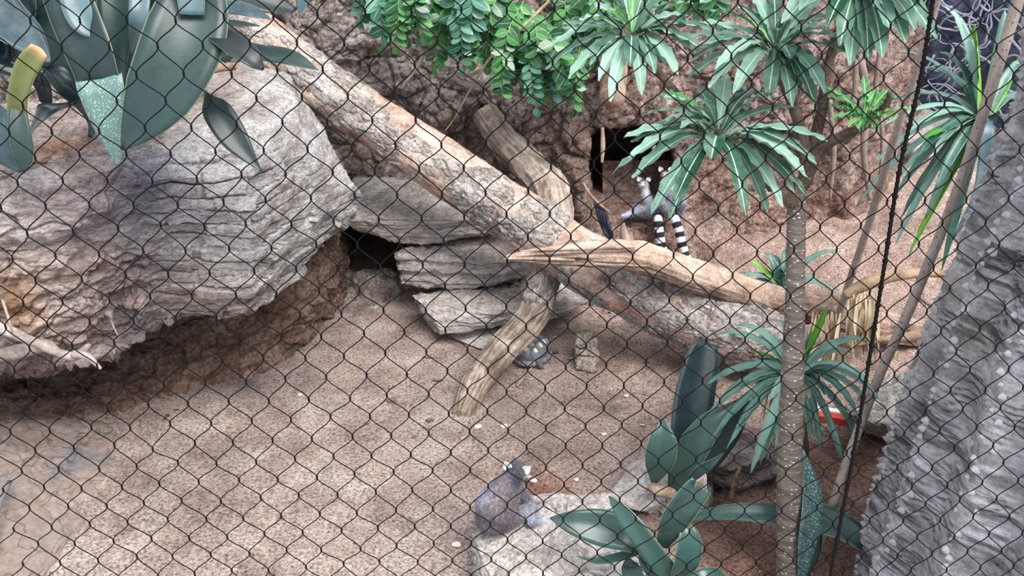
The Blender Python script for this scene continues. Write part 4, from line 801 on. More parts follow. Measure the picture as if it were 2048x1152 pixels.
def crown_tree():
    c0 = G(1583, 1215); root = thing('crown_tree', 'tall ringed grey trunk forking into branches with drooping rosettes of green leaves', 'tree', tuple(c0))
    TP = [c0-[0, 0, .1], W(1578, 1130, 3.02), W(1580, 900, 3.06), W(1589, 650, 3.08), W(1592, 480, 3.1), W(1593, 385, 3.12)]
    def rings(A, S, TH, R): return R*(.014*np.sin(S*95+1.5*vnoise(A*8, 3))+.07*fbm(A*12, 4, 4))
    tube_obj('trunk', barkm, TP, [.058, .055, .052, .04, .034, .034], 32, 220, rings, root)
    for k in range(70):
        z = random.uniform(.05, 1.75); a = random.uniform(0, 6.28)
    br = []
    def branch(pts, rad, spines=60):
        o = tube_obj('branch', spinym, pts, rad, 12, 50, lambda A, S, TH, R: R*.25*fbm(A*40, 3, 4), root)
        c = spline(pts, 60); i = rng.randint(2, 58, spines); dd = rng.normal(0, 1, (spines, 3)); T = np.gradient(c, axis=0)[i]; T /= np.linalg.norm(T, axis=1, keepdims=True); dd -= T*np.sum(T*dd, 1)[:, None]; dd /= np.linalg.norm(dd, axis=1, keepdims=True)
        r = np.interp(i/59, np.linspace(0, 1, len(rad)), rad); V, Fl = cones(c[i]+dd*r[:, None]*.9, dd, [.014]*spines, [.004]*spines, 4); s = bake('spines', V, Fl, spinym, o, False); tag(s, kind='stuff')
    top = W(1588, 400, 3.12)
    A_, B_, C_, D_, E_ = W(1264, 66, 3.35), W(1551, 94, 3.2), W(1437, 262, 3.0), W(1731, 240, 3.05), W(1712, -25, 3.1)
    fk = W(1600, 340, 3.2)
    branch([top, W(1575, 400, 3.06), W(1530, 350, 3.03), W(1470, 310, 3.0), C_], [.026, .024, .022, .019, .015])
    branch([W(1545, 375, 3.1), W(1500, 330, 3.2), W(1420, 260, 3.3), W(1330, 160, 3.36), A_], [.02, .018, .017, .016, .012])
    branch([top, W(1612, 330, 3.15), W(1590, 220, 3.2), W(1560, 150, 3.2), B_], [.026, .024, .02, .018, .013])
    branch([W(1606, 370, 3.14), W(1640, 300, 3.12), W(1690, 270, 3.1), W(1728, 252, 3.06), D_], [.026, .022, .018, .016, .011])
    branch([W(1690, 275, 3.1), W(1740, 240, 3.08), W(1770, 215, 3.05), W(1780, 185, 3.03)], [.015, .015, .013, .008], 40)
    branch([W(1612, 340, 3.15), W(1640, 240, 3.2), W(1655, 140, 3.2), W(1680, 50, 3.15), E_], [.022, .02, .018, .016, .012])
    for p in ((1568, 412), (1625, 435)):
        V, Fl = cones([W(p[0], p[1], 3.05)]*6, [np.array([math.cos(a)*(1 if p[0] > 1600 else -1), -.3, math.sin(a)]) for a in np.linspace(-.6, .9, 6)], [.03]*6, [.008]*6, 6); bake('branch_stub', V, Fl, stone('broken_stub', [(.3, C(120, 84, 60)), (.7, C(190, 160, 130))], 30, tint=False), root, False)
    def crown(lab, c, tips, L, w, cp, **k):
        g = bpy.data.objects.new('leaf_rosette', None); COL.objects.link(g); g.parent = root; g.location = Vector(c)-root.location; g['label'] = lab
        rosette(g, c, tips, L, w, k.pop('mat', RL), cp, **k)
    crown('drooping rosette of long leaves over the den mouth', C_, [(1305, 186, 1, .9), (1283, 232, 1, .9), (1247, 276), (1262, 285, .95), (1225, 346), (1265, 356), (1302, 430), (1338, 441), (1492, 432), (1567, 417), (1615, 395), (1606, 345), (1634, 328), (1656, 282), (1422, 318, .42, 1.5), (1427, 168, .8), (1452, 150, .85), (1509, 176, .9), (1524, 222, .7), (1590, 215, .9), (1256, 318, 1), (1536, 425, .9), (1590, 385, .95), (1620, 360, .95), (1350, 400, .85)], .365, .052, (1437, 262), extra=12, young=1)
    crown('rosette of long leaves at the end of the leftmost branch', A_, [(1100, 95), (1092, 140), (1135, 160, .95), (1197, 162, .8), (1260, 132, .7, 1.2), (1220, 203), (1283, 190), (1310, 147, .8), (1331, 128, .75), (1356, 151), (1401, 95), (1391, 107), (1422, 60), (1377, 32, .9), (1331, 70, .55, 1.3), (1139, 40), (1172, 8), (1327, -5), (1256, -15, .8), (1230, -20, .8), (1180, 130, .7), (1360, 80, .7), (1120, 60), (1300, -30)], .36, .051, (1264, 60), extra=12, young=5)
    crown('rosette of long leaves on the upright middle branch', B_, [(1474, 12, .9), (1371, 48), (1396, 92), (1381, 122), (1374, 158), (1431, 138), (1417, 175), (1467, 187), (1536, 200, .8), (1581, 116, .5, 1.4), (1633, 219), (1584, 214, .85), (1650, 186), (1642, 150, .7), (1717, 116), (1686, 79), (1640, 2, .9), (1546, -20, .8), (1610, -10, .9), (1500, -20, .9), (1660, 50, .7), (1600, 180, .7), (1350, 80), (1440, 60, .7)], .36, .052, (1551, 88), extra=12, young=2)
    crown('small bright young rosette on the side branch', D_, [(1639, 212), (1640, 188), (1648, 172), (1727, 150, .8), (1661, 238), (1696, 253, .8), (1755, 262, .6), (1778, 178, .8), (1800, 190, .9), (1783, 215, .8), (1737, 176, .6), (1715, 258, .6), (1690, 200, .6), (1760, 235, .6), (1785, 240, .9)], .2, .03, (1731, 235), extra=10, young=10, mat=RLy)
    crown('big rosette hanging from above the top edge', E_, [(1564, 47), (1600, 20), (1656, 48, .8), (1736, 116), (1765, 116), (1811, 85), (1872, 78, 1.1), (1840, 30), (1625, -20), (1700, 130, .9), (1680, 90, .8), (1800, -40), (1780, 60, .9), (1830, 60), (1650, -60), (1750, -90), (1860, -10), (1590, -50)], .42, .07, (1712, -30), extra=8, young=0)
crown_tree()
# ---------- broad-leaved agave, top left
AG = leafmat('agave_leaf', (10, 24, 27), (34, 57, 54), None, .02, False, (140, 150, 120), .42, mottle=.45, trans=.03)
AGp = leafmat('agave_pale', (36, 54, 62), (82, 106, 112), None, .02, False, (150, 160, 140), .4, mottle=.4, trans=.03)
AGy = leafmat('agave_yellow', (40, 62, 36), (112, 118, 66), None, .02, False, (206, 190, 120), .45, mottle=.4, trans=.05, tipc=(190, 150, 110))
AGd = leafmat('agave_dark', (12, 24, 34), (28, 46, 56), None, .02, False, (120, 140, 110), .3, mottle=.3, trans=.02)
BROAD = [.5, .62, .78, .92, 1, .98, .88, .66, .36, .04]
UPB = [.55, .5, .55, .7, .86, .98, 1, .9, .62, .05]
def pleaf(parent, m, pts, wpx, prof=BROAD, up=(0, -1, .7), thick=.012, fold=.12, twist=0, wave=0, n=22, wf=2):
    """pts: (px, py, Y)"""
    q = [W(*p) for p in pts]; z = np.linalg.norm(q[len(q)//2]-O)
    return leaf('leaf', m, q, wpx*z/F, prof, up, fold, wave, n, thick, twist, parent, 7, wf)
def agave():
    base = W(265, -110, 3.75); root = thing('agave', 'large grey green agave with broad arching leaves on the boulder top', 'agave', tuple(base))
    stem = [W(230, 260, 4.35), W(210, 150, 4.2), W(240, 20, 4.0), W(265, -90, 3.8)]
    tube_obj('stem', stone('agave_stem', [(.3, C(70, 60, 54)), (.7, C(140, 124, 110))], 12, tint=False), stem, [.07, .07, .075, .06], 16, 30, lambda A, S, TH, R: R*.2*fbm(A*20, 3, 5), root)
    b = lambda: (265+random.uniform(-30, 30), -110+random.uniform(-25, 25), 3.75)
    L = [
     (AG, [(395, -80, 3.6), (385, 30, 3.45), (350, 130, 3.35), (300, 220, 3.3), (243, 300, 3.3)], 132, [.55, .7, .95, 1.06, 1.06, 1, .9, .68, .4, .03], (.25, -1, .35)),
     (AG, [(110, -90, 3.6), (150, 20, 3.5), (182, 100, 3.42), (203, 165, 3.41)], 92, [.8, .9, .98, 1, 1, .98, .96, .93, .9, .88], (-.1, -1, .3)),
     (AG, [(235, -90, 3.75), (232, 0, 3.65), (236, 90, 3.6), (245, 185, 3.6)], 62, [.8, .9, 1, 1, .95, .8, .55, .25, .04], (.1, -1, .2)),
     (AG, [(60, -100, 3.8), (70, 0, 3.75), (110, 80, 3.7), (150, 180, 3.7), (172, 235, 3.75)], 90, BROAD, (-.3, -1, .5)),
     (AGp, [(-60, -60, 3.7), (0, 30, 3.6), (55, 80, 3.55), (100, 125, 3.5)], 82, [.9, 1, 1, .95, .9, .8, .6, .35, .06], (.3, -.8, 1)),
     (AGp, [(130, -110, 3.6), (150, -10, 3.5), (170, 45, 3.45), (200, 78, 3.45)], 52, BROAD, (.2, -1, .6)),
     (AG, [(30, -120, 3.7), (30, -30, 3.7), (30, 40, 3.72), (20, 90, 3.8)], 80, BROAD, (.1, -1, .5)),
     (AGd, [(-120, 60, 3.6), (-40, 100, 3.58), (20, 120, 3.6), (60, 160, 3.7)], 60, BROAD, (0, -.6, 1)),
     (AGd, [(60, 150, 3.8), (100, 130, 3.7), (140, 160, 3.68), (165, 195, 3.7)], 36, [.4, .7, .9, 1, .9, .5, .1], (0, -.6, 1)),
     (AGd, [(175, 200, 3.95), (140, 208, 3.75), (95, 225, 3.62), (58, 268, 3.6)], 62, [.7, .9, 1, 1, 1, .9, .75, .5, .12], (-.2, -.5, 1)),
     (AGd, [(300, -90, 3.8), (300, 0, 3.8), (305, 60, 3.85), (300, 120, 3.9)], 50, BROAD, (.1, -1, .4)),
     (AGp, [(280, -100, 3.6), (282, -20, 3.55), (276, 40, 3.5), (262, 110, 3.6)], 34, BROAD, (.2, -1, .2)),
     (AG, [(350, -100, 3.7), (325, -20, 3.7), (305, 40, 3.75), (275, 80, 3.85)], 60, BROAD, (.2, -1, .4)),
     (AG, [(340, -60, 3.6), (340, 55, 3.7), (300, 70, 3.75), (245, 92, 3.8)], 22, [1, 1, 1, .9, .7, .4], (0, -.7, 1)),
     (AGp, [(400, 10, 3.7), (450, 15, 3.65), (500, 24, 3.62), (545, 40, 3.6)], 34, BROAD, (.2, -.8, 1)),
     (AG, [(385, 42, 3.6), (430, 45, 3.58), (480, 48, 3.57), (520, 52, 3.57)], 18, [1, 1, 1, .9, .6, .1], (0, -.5, 1)),
     (AG, [(400, -60, 3.8), (480, -20, 3.75), (540, 5, 3.75), (592, 22, 3.78)], 62, BROAD, (.2, -.9, .8)),
     (AGp, [(600, -80, 3.9), (606, -30, 3.9), (604, 0, 3.9), (598, 34, 3.9)], 26, BROAD, (.2, -1, .4)),
     (AG, [(395, 55, 3.6), (420, 58, 3.5), (455, 80, 3.4), (500, 115, 3.35), (527, 140, 3.35)], 50, [.2, .4, .8, 1, 1, .9, .6, .1], (.3, -.9, .9)),
     (AG, [(480, 75, 3.75), (520, 105, 3.7), (580, 118, 3.65), (637, 140, 3.62)], 42, [.15, .35, .75, 1, 1, .85, .5, .05], (.2, -.8, 1)),
     (AG, [(400, 100, 3.8), (425, 98, 3.78), (450, 108, 3.76), (460, 120, 3.76)], 40, [.5, .9, 1, .6], (.2, -.8, 1)),
     (AGp, [(340, 175, 3.9), (370, 168, 3.75), (395, 180, 3.62), (416, 192, 3.55)], 34, [.5, 1, 1, .6, .3], (0, -.6, 1)),
     (AG, [(412, 188, 3.55), (435, 225, 3.5), (475, 285, 3.45), (525, 345, 3.42)], 58, [.12, .4, .75, .95, 1, .97, .85, .6, .3, .03], (.4, -1, .3)),
     (AGy, [(42, 335, 3.7), (40, 270, 3.6), (36, 200, 3.5), (52, 140, 3.45), (80, 98, 3.42)], 36, [.5, .9, 1, .9, .9, 1, 1, .8], (.2, -1, 0)),
     (AG, [(35, 190, 3.55), (38, 250, 3.5), (46, 300, 3.48), (48, 345, 3.48)], 36, [.4, .8, 1, 1, .8, .1], (.4, -1, .1)),
     (AGp, [(-40, 200, 3.6), (0, 250, 3.52), (20, 300, 3.5), (42, 345, 3.5)], 58, [.5, .8, 1, 1, .8, .1], (.2, -1, .4)),
     (AG, [(330, 130, 4.0), (345, 200, 3.8), (330, 240, 3.75), (318, 262, 3.8)], 34, BROAD, (.3, -1, .3)),
     (AGd, [(60, 140, 3.9), (85, 170, 3.9), (92, 200, 3.92), (95, 212, 3.95)], 26, [1, 1, .8, .3], (.3, -1, .3)),
     (AGd, [(150, 200, 4.0), (150, 190, 3.95), (185, 240, 3.9), (180, 275, 3.9)], 24, [1, 1, .8, .3], (.3, -1, .3)),
     (AGd, [(200, -60, 4.1), (180, 20, 4.15), (130, 120, 4.2), (140, 200, 4.25)], 80, BROAD, (.1, -1, .5)),
     (AGd, [(320, -60, 4.1), (280, 20, 4.1), (262, 120, 4.1), (258, 200, 4.15)], 70, BROAD, (.1, -1, .5)),
     (AGd, [(-100, -40, 4.0), (-50, 40, 4.0), (20, 120, 4.05), (110, 150, 4.1)], 70, BROAD, (.1, -1, .8)),
     (AGp, [(320, -110, 3.6), (372, -60, 3.5), (380, -20, 3.45), (384, 30, 3.42)], 60, [.9, 1, 1, .9, .8, .7], (.4, -1, .2)),
    ]
    for i, (m, pts, w_, pr, up) in enumerate(L): pleaf(root, m, pts, w_, pr, up, n=22 if len(pr) > 6 else 16)
    o = pleaf(root, leafmat('folded_leaf_tip', (46, 72, 72), (90, 120, 112), None, .02, False, (170, 190, 160), .4, spots=.5, trans=.03), [(202, 158, 3.395), (208, 190, 3.37), (222, 260, 3.37), (238, 334, 3.4)], 82, [1, 1, .98, .92, .82, .68, .5, .3, .04], (.1, -1, .1)); o['label'] = 'pale white speckled folded leaf tip'
agave()
o = tag(hull_rock('bark_slab', [W(55, 300, 4.1), W(90, 285, 4.15), W(150, 280, 4.2), W(215, 298, 4.1), W(220, 325, 4.0), W(60, 330, 3.95), W(60, 310, 4.3), W(210, 300, 4.3)], M['bark'], res=50, rough=.02, strata=.015, seed=88, col=lambda A: np.ones(A.shape)*np.array([.75, .5, .4])), 'reddish brown layered bark slab on the soil under the agave', 'bark')
stick('twig', [W(395, 158, 4.7), W(430, 138, 4.75), W(470, 132, 4.8)], [.012, .02, .02], 'thin brown branch stub on the boulder top behind the agave', tintc=(.7, .55, .5))
# ---------- hanging fronds, top middle
FL = leafmat('frond_leaflet', (18, 66, 40), (74, 132, 70), (150, 190, 140), .03, False, None, .28, trans=.12)
FLb = leafmat('frond_leaflet_grey', (36, 84, 66), (90, 140, 116), (150, 190, 160), .03, False, None, .28, trans=.1)
frst = plain('frond_stalk', C(120, 150, 84), .5, .2, 20)
def leaflet_mesh(m, L=.058, w=.042):
    n = 6; t = np.linspace(0, 1, n); pr = np.array([.2, .8, 1, .95, .7, .05])*w/2; V = []; uv = []
    for i in range(n):
        for u in (-1, 0, 1): V.append((t[i]*L, u*pr[i], .003*abs(u)-.25*L*t[i]**2)); uv.append(((u+1)/2, t[i]))
    me = bpy.data.meshes.new('leaflet'); me.from_pydata(V, [], gfaces(n, 3).tolist()); l = me.uv_layers.new(name='uv'); li = [lp.vertex_index for lp in me.loops]
    for k, i in enumerate(li): l.data[k].uv = uv[i]
    me.polygons.foreach_set('use_smooth', [True]*len(me.polygons)); me.materials.append(m); return me
LM = [leaflet_mesh(FL), leaflet_mesh(FLb)]
def frond(parent, pts, n, size=1., kind=0, bare=0.1):
    c = spline(pts, 40); loc = Vector(c[0])-parent.location
    g = bpy.data.objects.new('frond', None); COL.objects.link(g); g.parent = parent; g.location = loc
    tube_obj('stalk', frst, pts, [.004, .0035, .002], 5, 24, None, g)
    T, N, B = frames(c)
    for k in range(n):
        t = bare+(1-bare)*k/(n-1); i = min(39, int(t*39)); T_ = T[i]; side = 1 if k % 2 else -1
        S = np.cross(T_, [0, -.75, .5]); S /= np.linalg.norm(S); d = S*side*random.uniform(.8, 1.1)+T_*random.uniform(.25, .6)+[0, -.15, 0]+rng.normal(0, .12, 3)
        if k == n-1: d = T_
        d /= np.linalg.norm(d); nn = np.array([0, -.8, .7])+rng.normal(0, .3, 3); y = np.cross(nn, d); y /= np.linalg.norm(y); z = np.cross(d, y)
        o = bpy.data.objects.new('leaflet', LM[kind]); COL.objects.link(o); o.parent = g
        s = size*random.uniform(.8, 1.15)*(1-.35*abs(t-.45)); R = Matrix((d, y, z)).transposed().to_4x4(); o.matrix_local = Matrix.Translation(Vector(c[i]-c[0]))@R@Matrix.Scale(s, 4)
def hanging(lab, base, fr, group='clumps of hanging fronds above the back wall'):
    root = thing('hanging_fern', lab, 'plant', tuple(W(base[0], base[1], 6.0)), group)
    for x0, y0, x1, y1, n, s, k in fr:
        Y = random.uniform(5.55, 5.95); bow = random.uniform(-12, 12)
        frond(root, [W(x0, y0, Y+.2), W((x0+x1)/2+bow, (y0+y1)/2-10, Y), W(x1, y1, Y+.05)], n, s, k)
def mk(x0, x1, ylo, n, seed, tips=()):
    r = random.Random(seed); q = []
    for i in range(n):
        x = x0+(x1-x0)*(i+.5)/n+r.uniform(-12, 12); e = ylo(x)*r.uniform(.4, .95); l = r.uniform(90, 150); q.append((x+r.uniform(-45, 45), e-l, x, e, r.randint(12, 16), r.uniform(1.5, 2.1), r.random() < .35))
    for x, y in tips: q.append((x+r.uniform(-30, 30), y-140, x, y, 18, r.uniform(1.4, 1.8), r.random() < .25))
    return q
ylo = lambda x: np.interp(x, [700, 760, 840, 900, 1000, 1070, 1150, 1200, 1400], [45, 85, 80, 120, 170, 205, 200, 120, 60])
hanging('sparse hanging fronds with round glossy leaflets, left end of the hanging greenery', (800, -80), mk(715, 870, ylo, 7, 3, ((724, 44), (762, 92), (792, 92), (845, 72))))
hanging('dense hanging fronds above the curved wall roots', (930, -80), mk(880, 1000, ylo, 13, 4, ((870, 130), (925, 130), (975, 130))))
hanging('longest hanging fronds, reaching down beside the leftmost leaf rosette', (1080, -80), mk(1000, 1110, ylo, 13, 5, ((1004, 200), (1072, 216), (1104, 203), (1045, 170))))
hanging('hanging fronds behind the leftmost leaf rosette', (1180, -80), mk(1110, 1230, ylo, 11, 6, ((1147, 218), (1150, 187), (1130, 140), (1180, 90))))
hanging('low fronds at the top edge right of the leftmost leaf rosette', (1340, -90), mk(1240, 1460, lambda x: 45, 12, 8))
# trailing bare vine
stick('vine', [W(1130, -30, 5.7), W(1050, 50, 5.65), W(985, 110, 5.7), W(940, 180, 5.9), W(910, 235, 6.0), W(890, 262, 6.0)], [.01, .009, .006, .004], 'thin pale green vine trailing diagonally down the back wall', m='driftwood', cat='vine', tintc=(.85, 1, .6), nv=40)
# ---------- strap-leaved plants
ST = leafmat('strap_leaf', (48, 92, 78), (122, 158, 146), None, .03, False, (150, 195, 130), .36, mottle=.2, trans=.12)
STg = leafmat('strap_bright', (66, 140, 40), (120, 180, 60), None, .03, False, (180, 215, 120), .4, mottle=.2, trans=.25)
DRY = leafmat('dry_leaf', (128, 98, 72), (216, 198, 170), None, .03, False, None, .8, mottle=.3, trans=.15)
STRAP = [.6, .8, .95, 1, 1, .97, .9, .75, .5, .05]
def strap(parent, c, cpx, tips, L, w):
    for tp in tips:
        px, py, l, ww, m = (list(tp)+[1, 1, ST][len(tp)-2:])[:5]; d0 = math.hypot(px-cpx[0], py-cpx[1]); tip = tip_on(c, px, py, L*l, py > cpx[1]); v = tip-c; out = v*[1, 1, 0]; out /= max(np.linalg.norm(out), 1e-6); ln = np.linalg.norm(v)
        lift = np.array([0, 0, 1.])*ln*(.16 if m is not STg else .03)
        leaf('leaf', m, [c+out*.01, c+v*.35+lift, c+v*.72+lift*.85, tip], w*ww*random.uniform(.9, 1.1), STRAP, np.array([0, -.2, 1.])+out*.6, .25, .003, 16, .003, 0, parent, 5)
yc = W(1592, 748, 3.5); yr = thing('yucca', 'strap leaved yucca rosette half hidden behind the ringed trunk', 'yucca', tuple(G(1600, 1010)))
tube_obj('stem', spinym, [G(1600, 1010), W(1598, 900, 3.55), yc], [.05, .045, .04], 12, 30, lambda A, S, TH, R: R*.3*fbm(A*30, 3, 5), yr)
strap(yr, yc, (1592, 748), [(1431, 668), (1470, 650, .9), (1410, 771), (1407, 838), (1418, 885), (1453, 898), (1500, 951), (1438, 800, .8), (1738, 682), (1655, 612, .7, 1, STg), (1707, 707, .8), (1740, 769), (1740, 815, 1), (1724, 898), (1690, 948), (1716, 830), (1560, 640, .6), (1530, 700, .6), (1640, 660, .6), (1475, 740, .8), (1520, 930, .85), (1550, 900, .8), (1640, 900, .7), (1470, 860, .9), (1760, 800, 1.1), (1620, 880, .7, 1), (1540, 800, .5), (1650, 790, .5), (1500, 700, .7, .7, STg)], .42, .042)
for k in range(22):
    a = random.uniform(0, 6.28); out = np.array([math.cos(a), math.sin(a), 0]); leaf('dry_leaf', DRY, [yc-[0, 0, .02], yc+out*.1-[0, 0, .04], yc+out*.13-[0, 0, random.uniform(.18, .32)]], .022, STRAP, out, .1, .003, 8, parent=yr)
fc = W(1966, 240, 4.6); fr = thing('yucca', 'tall strap leaved yucca against the dark slate backdrop, upper right', 'yucca', tuple(G(1990, 620)))
tube_obj('stem', spinym, [G(1990, 620), W(1985, 420, 4.8), fc], [.05, .045, .04], 12, 30, None, fr)
strap(fr, fc, (1966, 240), [(1950, 48, .75, 1.7, STg), (1886, 12, .95), (2010, 18, .9, .7), (1877, 103, .8), (1773, 106, 1.2, .6), (1845, 137, .8), (1777, 204, .95), (1811, 268, .85), (1761, 255, 1), (1790, 392, 1.1), (1845, 278, .8, 1, STg), (1793, 360, 1.05), (1867, 303, .7), (1708, 417, 1.3), (1789, 492, 1.25), (1817, 511, 1.2, .8, STg), (1883, 542, 1.25), (1850, 440, 1.1), (2022, 150, .6, 1.4, STg), (2050, 120, .8), (2070, 200, .8), (1905, 420, 1), (1800, 440, 1.2), (1870, 380, .9), (2060, 300, .8), (1930, 330, .6), (1830, 320, .9), (1745, 330, 1.15)], .54, .052)
o = leaf('leaf', AGp, [W(1975, 235, 4.5), W(1974, 258, 4.4), W(1968, 330, 4.35), W(1950, 400, 4.3), W(1905, 480, 4.3)], .075, [.9, 1, 1, .95, .85, .7, .5, .1], (-.2, -1, .1), .1, 0, 20, .004, 0, fr)
ic = W(1562, 575, 5.6); ir = thing('yucca', 'small strap leaved yucca growing behind the smooth broken branch', 'yucca', tuple(G(1562, 640)))
strap(ir, ic, (1562, 575), [(1472, 556), (1500, 520, .8, 1, STg), (1528, 506, .8, 1.3), (1480, 574), (1545, 510, .8, 1.2), (1677, 502, 1.2), (1682, 592, 1.2), (1520, 548, .7), (1600, 540, .7, 1, STg), (1640, 560, .9), (1510, 600, .8), (1570, 500, .9), (1500, 640, 1.3, 1.6), (1520, 660, 1.4, 1.8), (1540, 665, 1.4, 1.6)], .3, .05)
# dry skirt of yellowed leaves
dr = thing('dry_leaf_bundle', 'bundle of dry straw coloured leaves hanging below the yellow brown branch', 'leaves', tuple(W(1720, 720, 4.75)))
for k in range(64):
    x = 1695+random.uniform(0, 65) if k < 40 else 1625+random.uniform(0, 60); y = 590+random.uniform(-10, 14) if k < 40 else 628+random.uniform(-5, 10); e = y+random.uniform(60, 135); Y = 4.8+random.uniform(-.06, .06)
    leaf('dry_leaf', DRY, [W(x, y, Y), W(x+random.uniform(-12, 8), (y+e)/2, Y-.04), W(x+random.uniform(-24, 8), e, Y)], .034*random.uniform(.4, 1.1), [.3, .6, .9, 1, .9, .7, .4, .1], (random.uniform(-.6, .6), -1, .1), .15, .004, 9, parent=dr)
# ---------- broad leaves at the front
FG = leafmat('front_leaf', (17, 36, 37), (46, 75, 70), None, .02, False, (150, 180, 140), .32, mottle=.5, trans=.03)
FGd = leafmat('front_leaf_dark', (30, 50, 54), (58, 80, 82), None, .02, False, (96, 112, 84), .4, mottle=.35, trans=.02)
FGs = leafmat('spotted_leaf', (40, 66, 66), (66, 92, 92), None, .02, False, (110, 150, 130), .35, mottle=.4, spots=.55, trans=.02)
k2 = thing('agave', 'broad leaved agave with one tall upright leaf, behind the flat front rock', 'agave', tuple(G(1345, 985)))
o_ = pleaf(k2, FGd, [(1352, 975, 3.52), (1372, 880, 3.62), (1388, 780, 3.75), (1412, 684, 3.88)], 80, [.36, .52, .72, .9, 1.0, 1.04, 1.02, .97, .9, .55], (.1, -1, .2))
pleaf(k2, FGd, [(1350, 985, 3.5), (1400, 920, 3.5), (1455, 850, 3.52), (1500, 780, 3.6)], 78, [.4, .7, .95, 1.05, 1.05, 1, .9, .7, .4, .05], (.6, -1, .4))
pleaf(k2, FG, [(1345, 990, 3.46), (1375, 915, 3.44), (1420, 850, 3.46), (1475, 800, 3.52)], 62, [.3, .6, .9, 1, 1, .9, .8, .6, .3, .05], (-.5, -1, .4))
pleaf(k2, FG, [(1308, 965, 3.42), (1318, 925, 3.38), (1325, 880, 3.4), (1325, 838, 3.45)], 60, [.2, .5, .85, 1, 1, .85, .5, .1], (-.1, -1, .3))
pleaf(k2, FG, [(1380, 955, 3.3), (1400, 940, 3.3), (1425, 925, 3.3), (1448, 905, 3.32)], 22, [.3, .8, 1, .8, .4, .1], (0, -1, .4))
tube_obj('stem', M['driftwood'], [G(1305, 975, 0), W(1308, 980, 3.4), W(1335, 985, 3.42), G(1370, 1000, .05)], [.018, .022, .026, .03], 10, 24, grain(1.2), k2, lambda A, S, TH: np.ones(A.shape)*np.array([1, .9, .75]))
k1 = thing('agave', 'low broad leaved agave at the bottom edge in front of the flat rock', 'agave', tuple(G(1335, 1165)))
pleaf(k1, FG, [(1310, 1120, 2.8), (1270, 1075, 2.82), (1200, 1055, 2.85), (1145, 1045, 2.86), (1100, 1036, 2.88)], 68, [.3, .6, .9, 1.05, 1.05, .9, .7, .4, .05], (0, -1, .9))
pleaf(k1, FG, [(1345, 1160, 2.72), (1310, 1110, 2.72), (1265, 1050, 2.75), (1218, 992, 2.82)], 44, [.7, 1, 1.1, 1.05, 1, 1, .95, .8, .5, .08], (-.4, -1, .5))
pleaf(k1, FG, [(1325, 1095, 2.75), (1345, 1045, 2.72), (1375, 1000, 2.72), (1402, 968, 2.74)], 56, [.35, .7, .95, 1.05, 1.05, 1, .95, .85], (.1, -1, .4))
pleaf(k1, FG, [(1350, 1160, 2.72), (1372, 1120, 2.7), (1376, 1070, 2.72), (1362, 1030, 2.78)], 52, [.4, .8, 1, 1.05, .95, .7, .3, .05], (.2, -1, .2))
pleaf(k1, FG, [(1280, 1100, 2.84), (1235, 1115, 2.84), (1190, 1122, 2.84), (1153, 1112, 2.86)], 18, [1, 1, 1, .8, .4, .05], (0, -.5, 1))
pleaf(k1, FG, [(1290, 1190, 2.7), (1275, 1165, 2.7), (1262, 1140, 2.74), (1256, 1118, 2.8)], 46, [.8, 1, .95, .7, .2], (0, -1, .4))
pleaf(k1, FG, [(1360, 1190, 2.66), (1395, 1165, 2.64), (1425, 1152, 2.66), (1450, 1152, 2.7)], 40, [.8, 1, .95, .7, .2], (0, -.5, 1))
pleaf(k1, FGd, [(1350, 1170, 2.72), (1300, 1130, 2.74), (1290, 1100, 2.78), (1280, 1080, 2.8)], 34, [.8, 1, .8, .4], (0, -1, .4))
dt = M['driftwood']
for k in range(5): tube_obj('dry_fibre', dt, [W(1390+k*4, 975-k, 2.72), W(1395+4*k, 960-3*k, 2.68), W(1404+2*k, 968+4*k, 2.7)], [.003, .003, .002], 5, 8, None, k1, lambda A, S, TH: np.ones(A.shape)*1.2)
k3 = thing('agave', 'agave with long arching and white speckled leaves behind the foot of the ringed trunk', 'agave', tuple(G(1620, 1190)))
pleaf(k3, FG, [(1730, 1085, 2.95), (1660, 1045, 3.05), (1560, 1030, 3.12), (1450, 1025, 3.16), (1370, 1040, 3.18)], 44, [.9, 1.1, 1.25, 1.3, 1.1, .9, .75, .6, .4, .05], (0, -.7, 1))
pleaf(k3, FGs, [(1597, 1190, 2.96), (1612, 1090, 2.98), (1622, 1000, 3.02), (1606, 900, 3.1)], 44, [.3, .45, .75, 1, 1.1, 1.05, .85, .5, .08], (.3, -1, .2))
pleaf(k3, FGd, [(1600, 1170, 3.02), (1625, 1110, 3.04), (1632, 1060, 3.08), (1628, 1010, 3.1)], 30, [.6, 1, 1, .6, .1], (.6, -1, .2))
# ---------- slender poles (bare young stems)
pm = stone('slender_stem', [(.3, C(128, 116, 110)), (.5, C(158, 144, 136)), (.7, C(178, 164, 156))], 10, an=(1, 1, .3), fine=60, speck=.3, tint=False, bs=.4, rough=.7)
def pole(pts, r, lab, dots):
    o = thing('slender_stem', lab, 'stem', tuple(pts[0])); tube_obj('stem', pm, pts, r, 14, 60, lambda A, S, TH, R: R*.06*fbm(A*20, 3, 3), o)
    c = spline(pts, 80); T, N, B = frames(c); i = rng.randint(0, 80, dots); a = rng.uniform(0, 6.28, dots); dd = N[i]*np.cos(a)[:, None]+B[i]*np.sin(a)[:, None]; rr = np.interp(i/79, np.linspace(0, 1, len(r)), r)
    V, Fl = cones(c[i]+dd*rr[:, None]*.98, dd, [.005]*dots, [.004]*dots, 5); s = bake('bumps', V, Fl, plain('stem_bump', C(84, 76, 72), .8), o, False); tag(s, kind='stuff')
pole([G(1652, 712)-[0, 0, .02], W(1690, 590, 4.95), W(1740, 440, 4.7), W(1785, 290, 4.4), W(1830, 150, 4.2), W(1882, -30, 4.0)], [.022, .022, .022, .02, .02, .02], 'slender grey stem slanting up left of the black cable', 160)
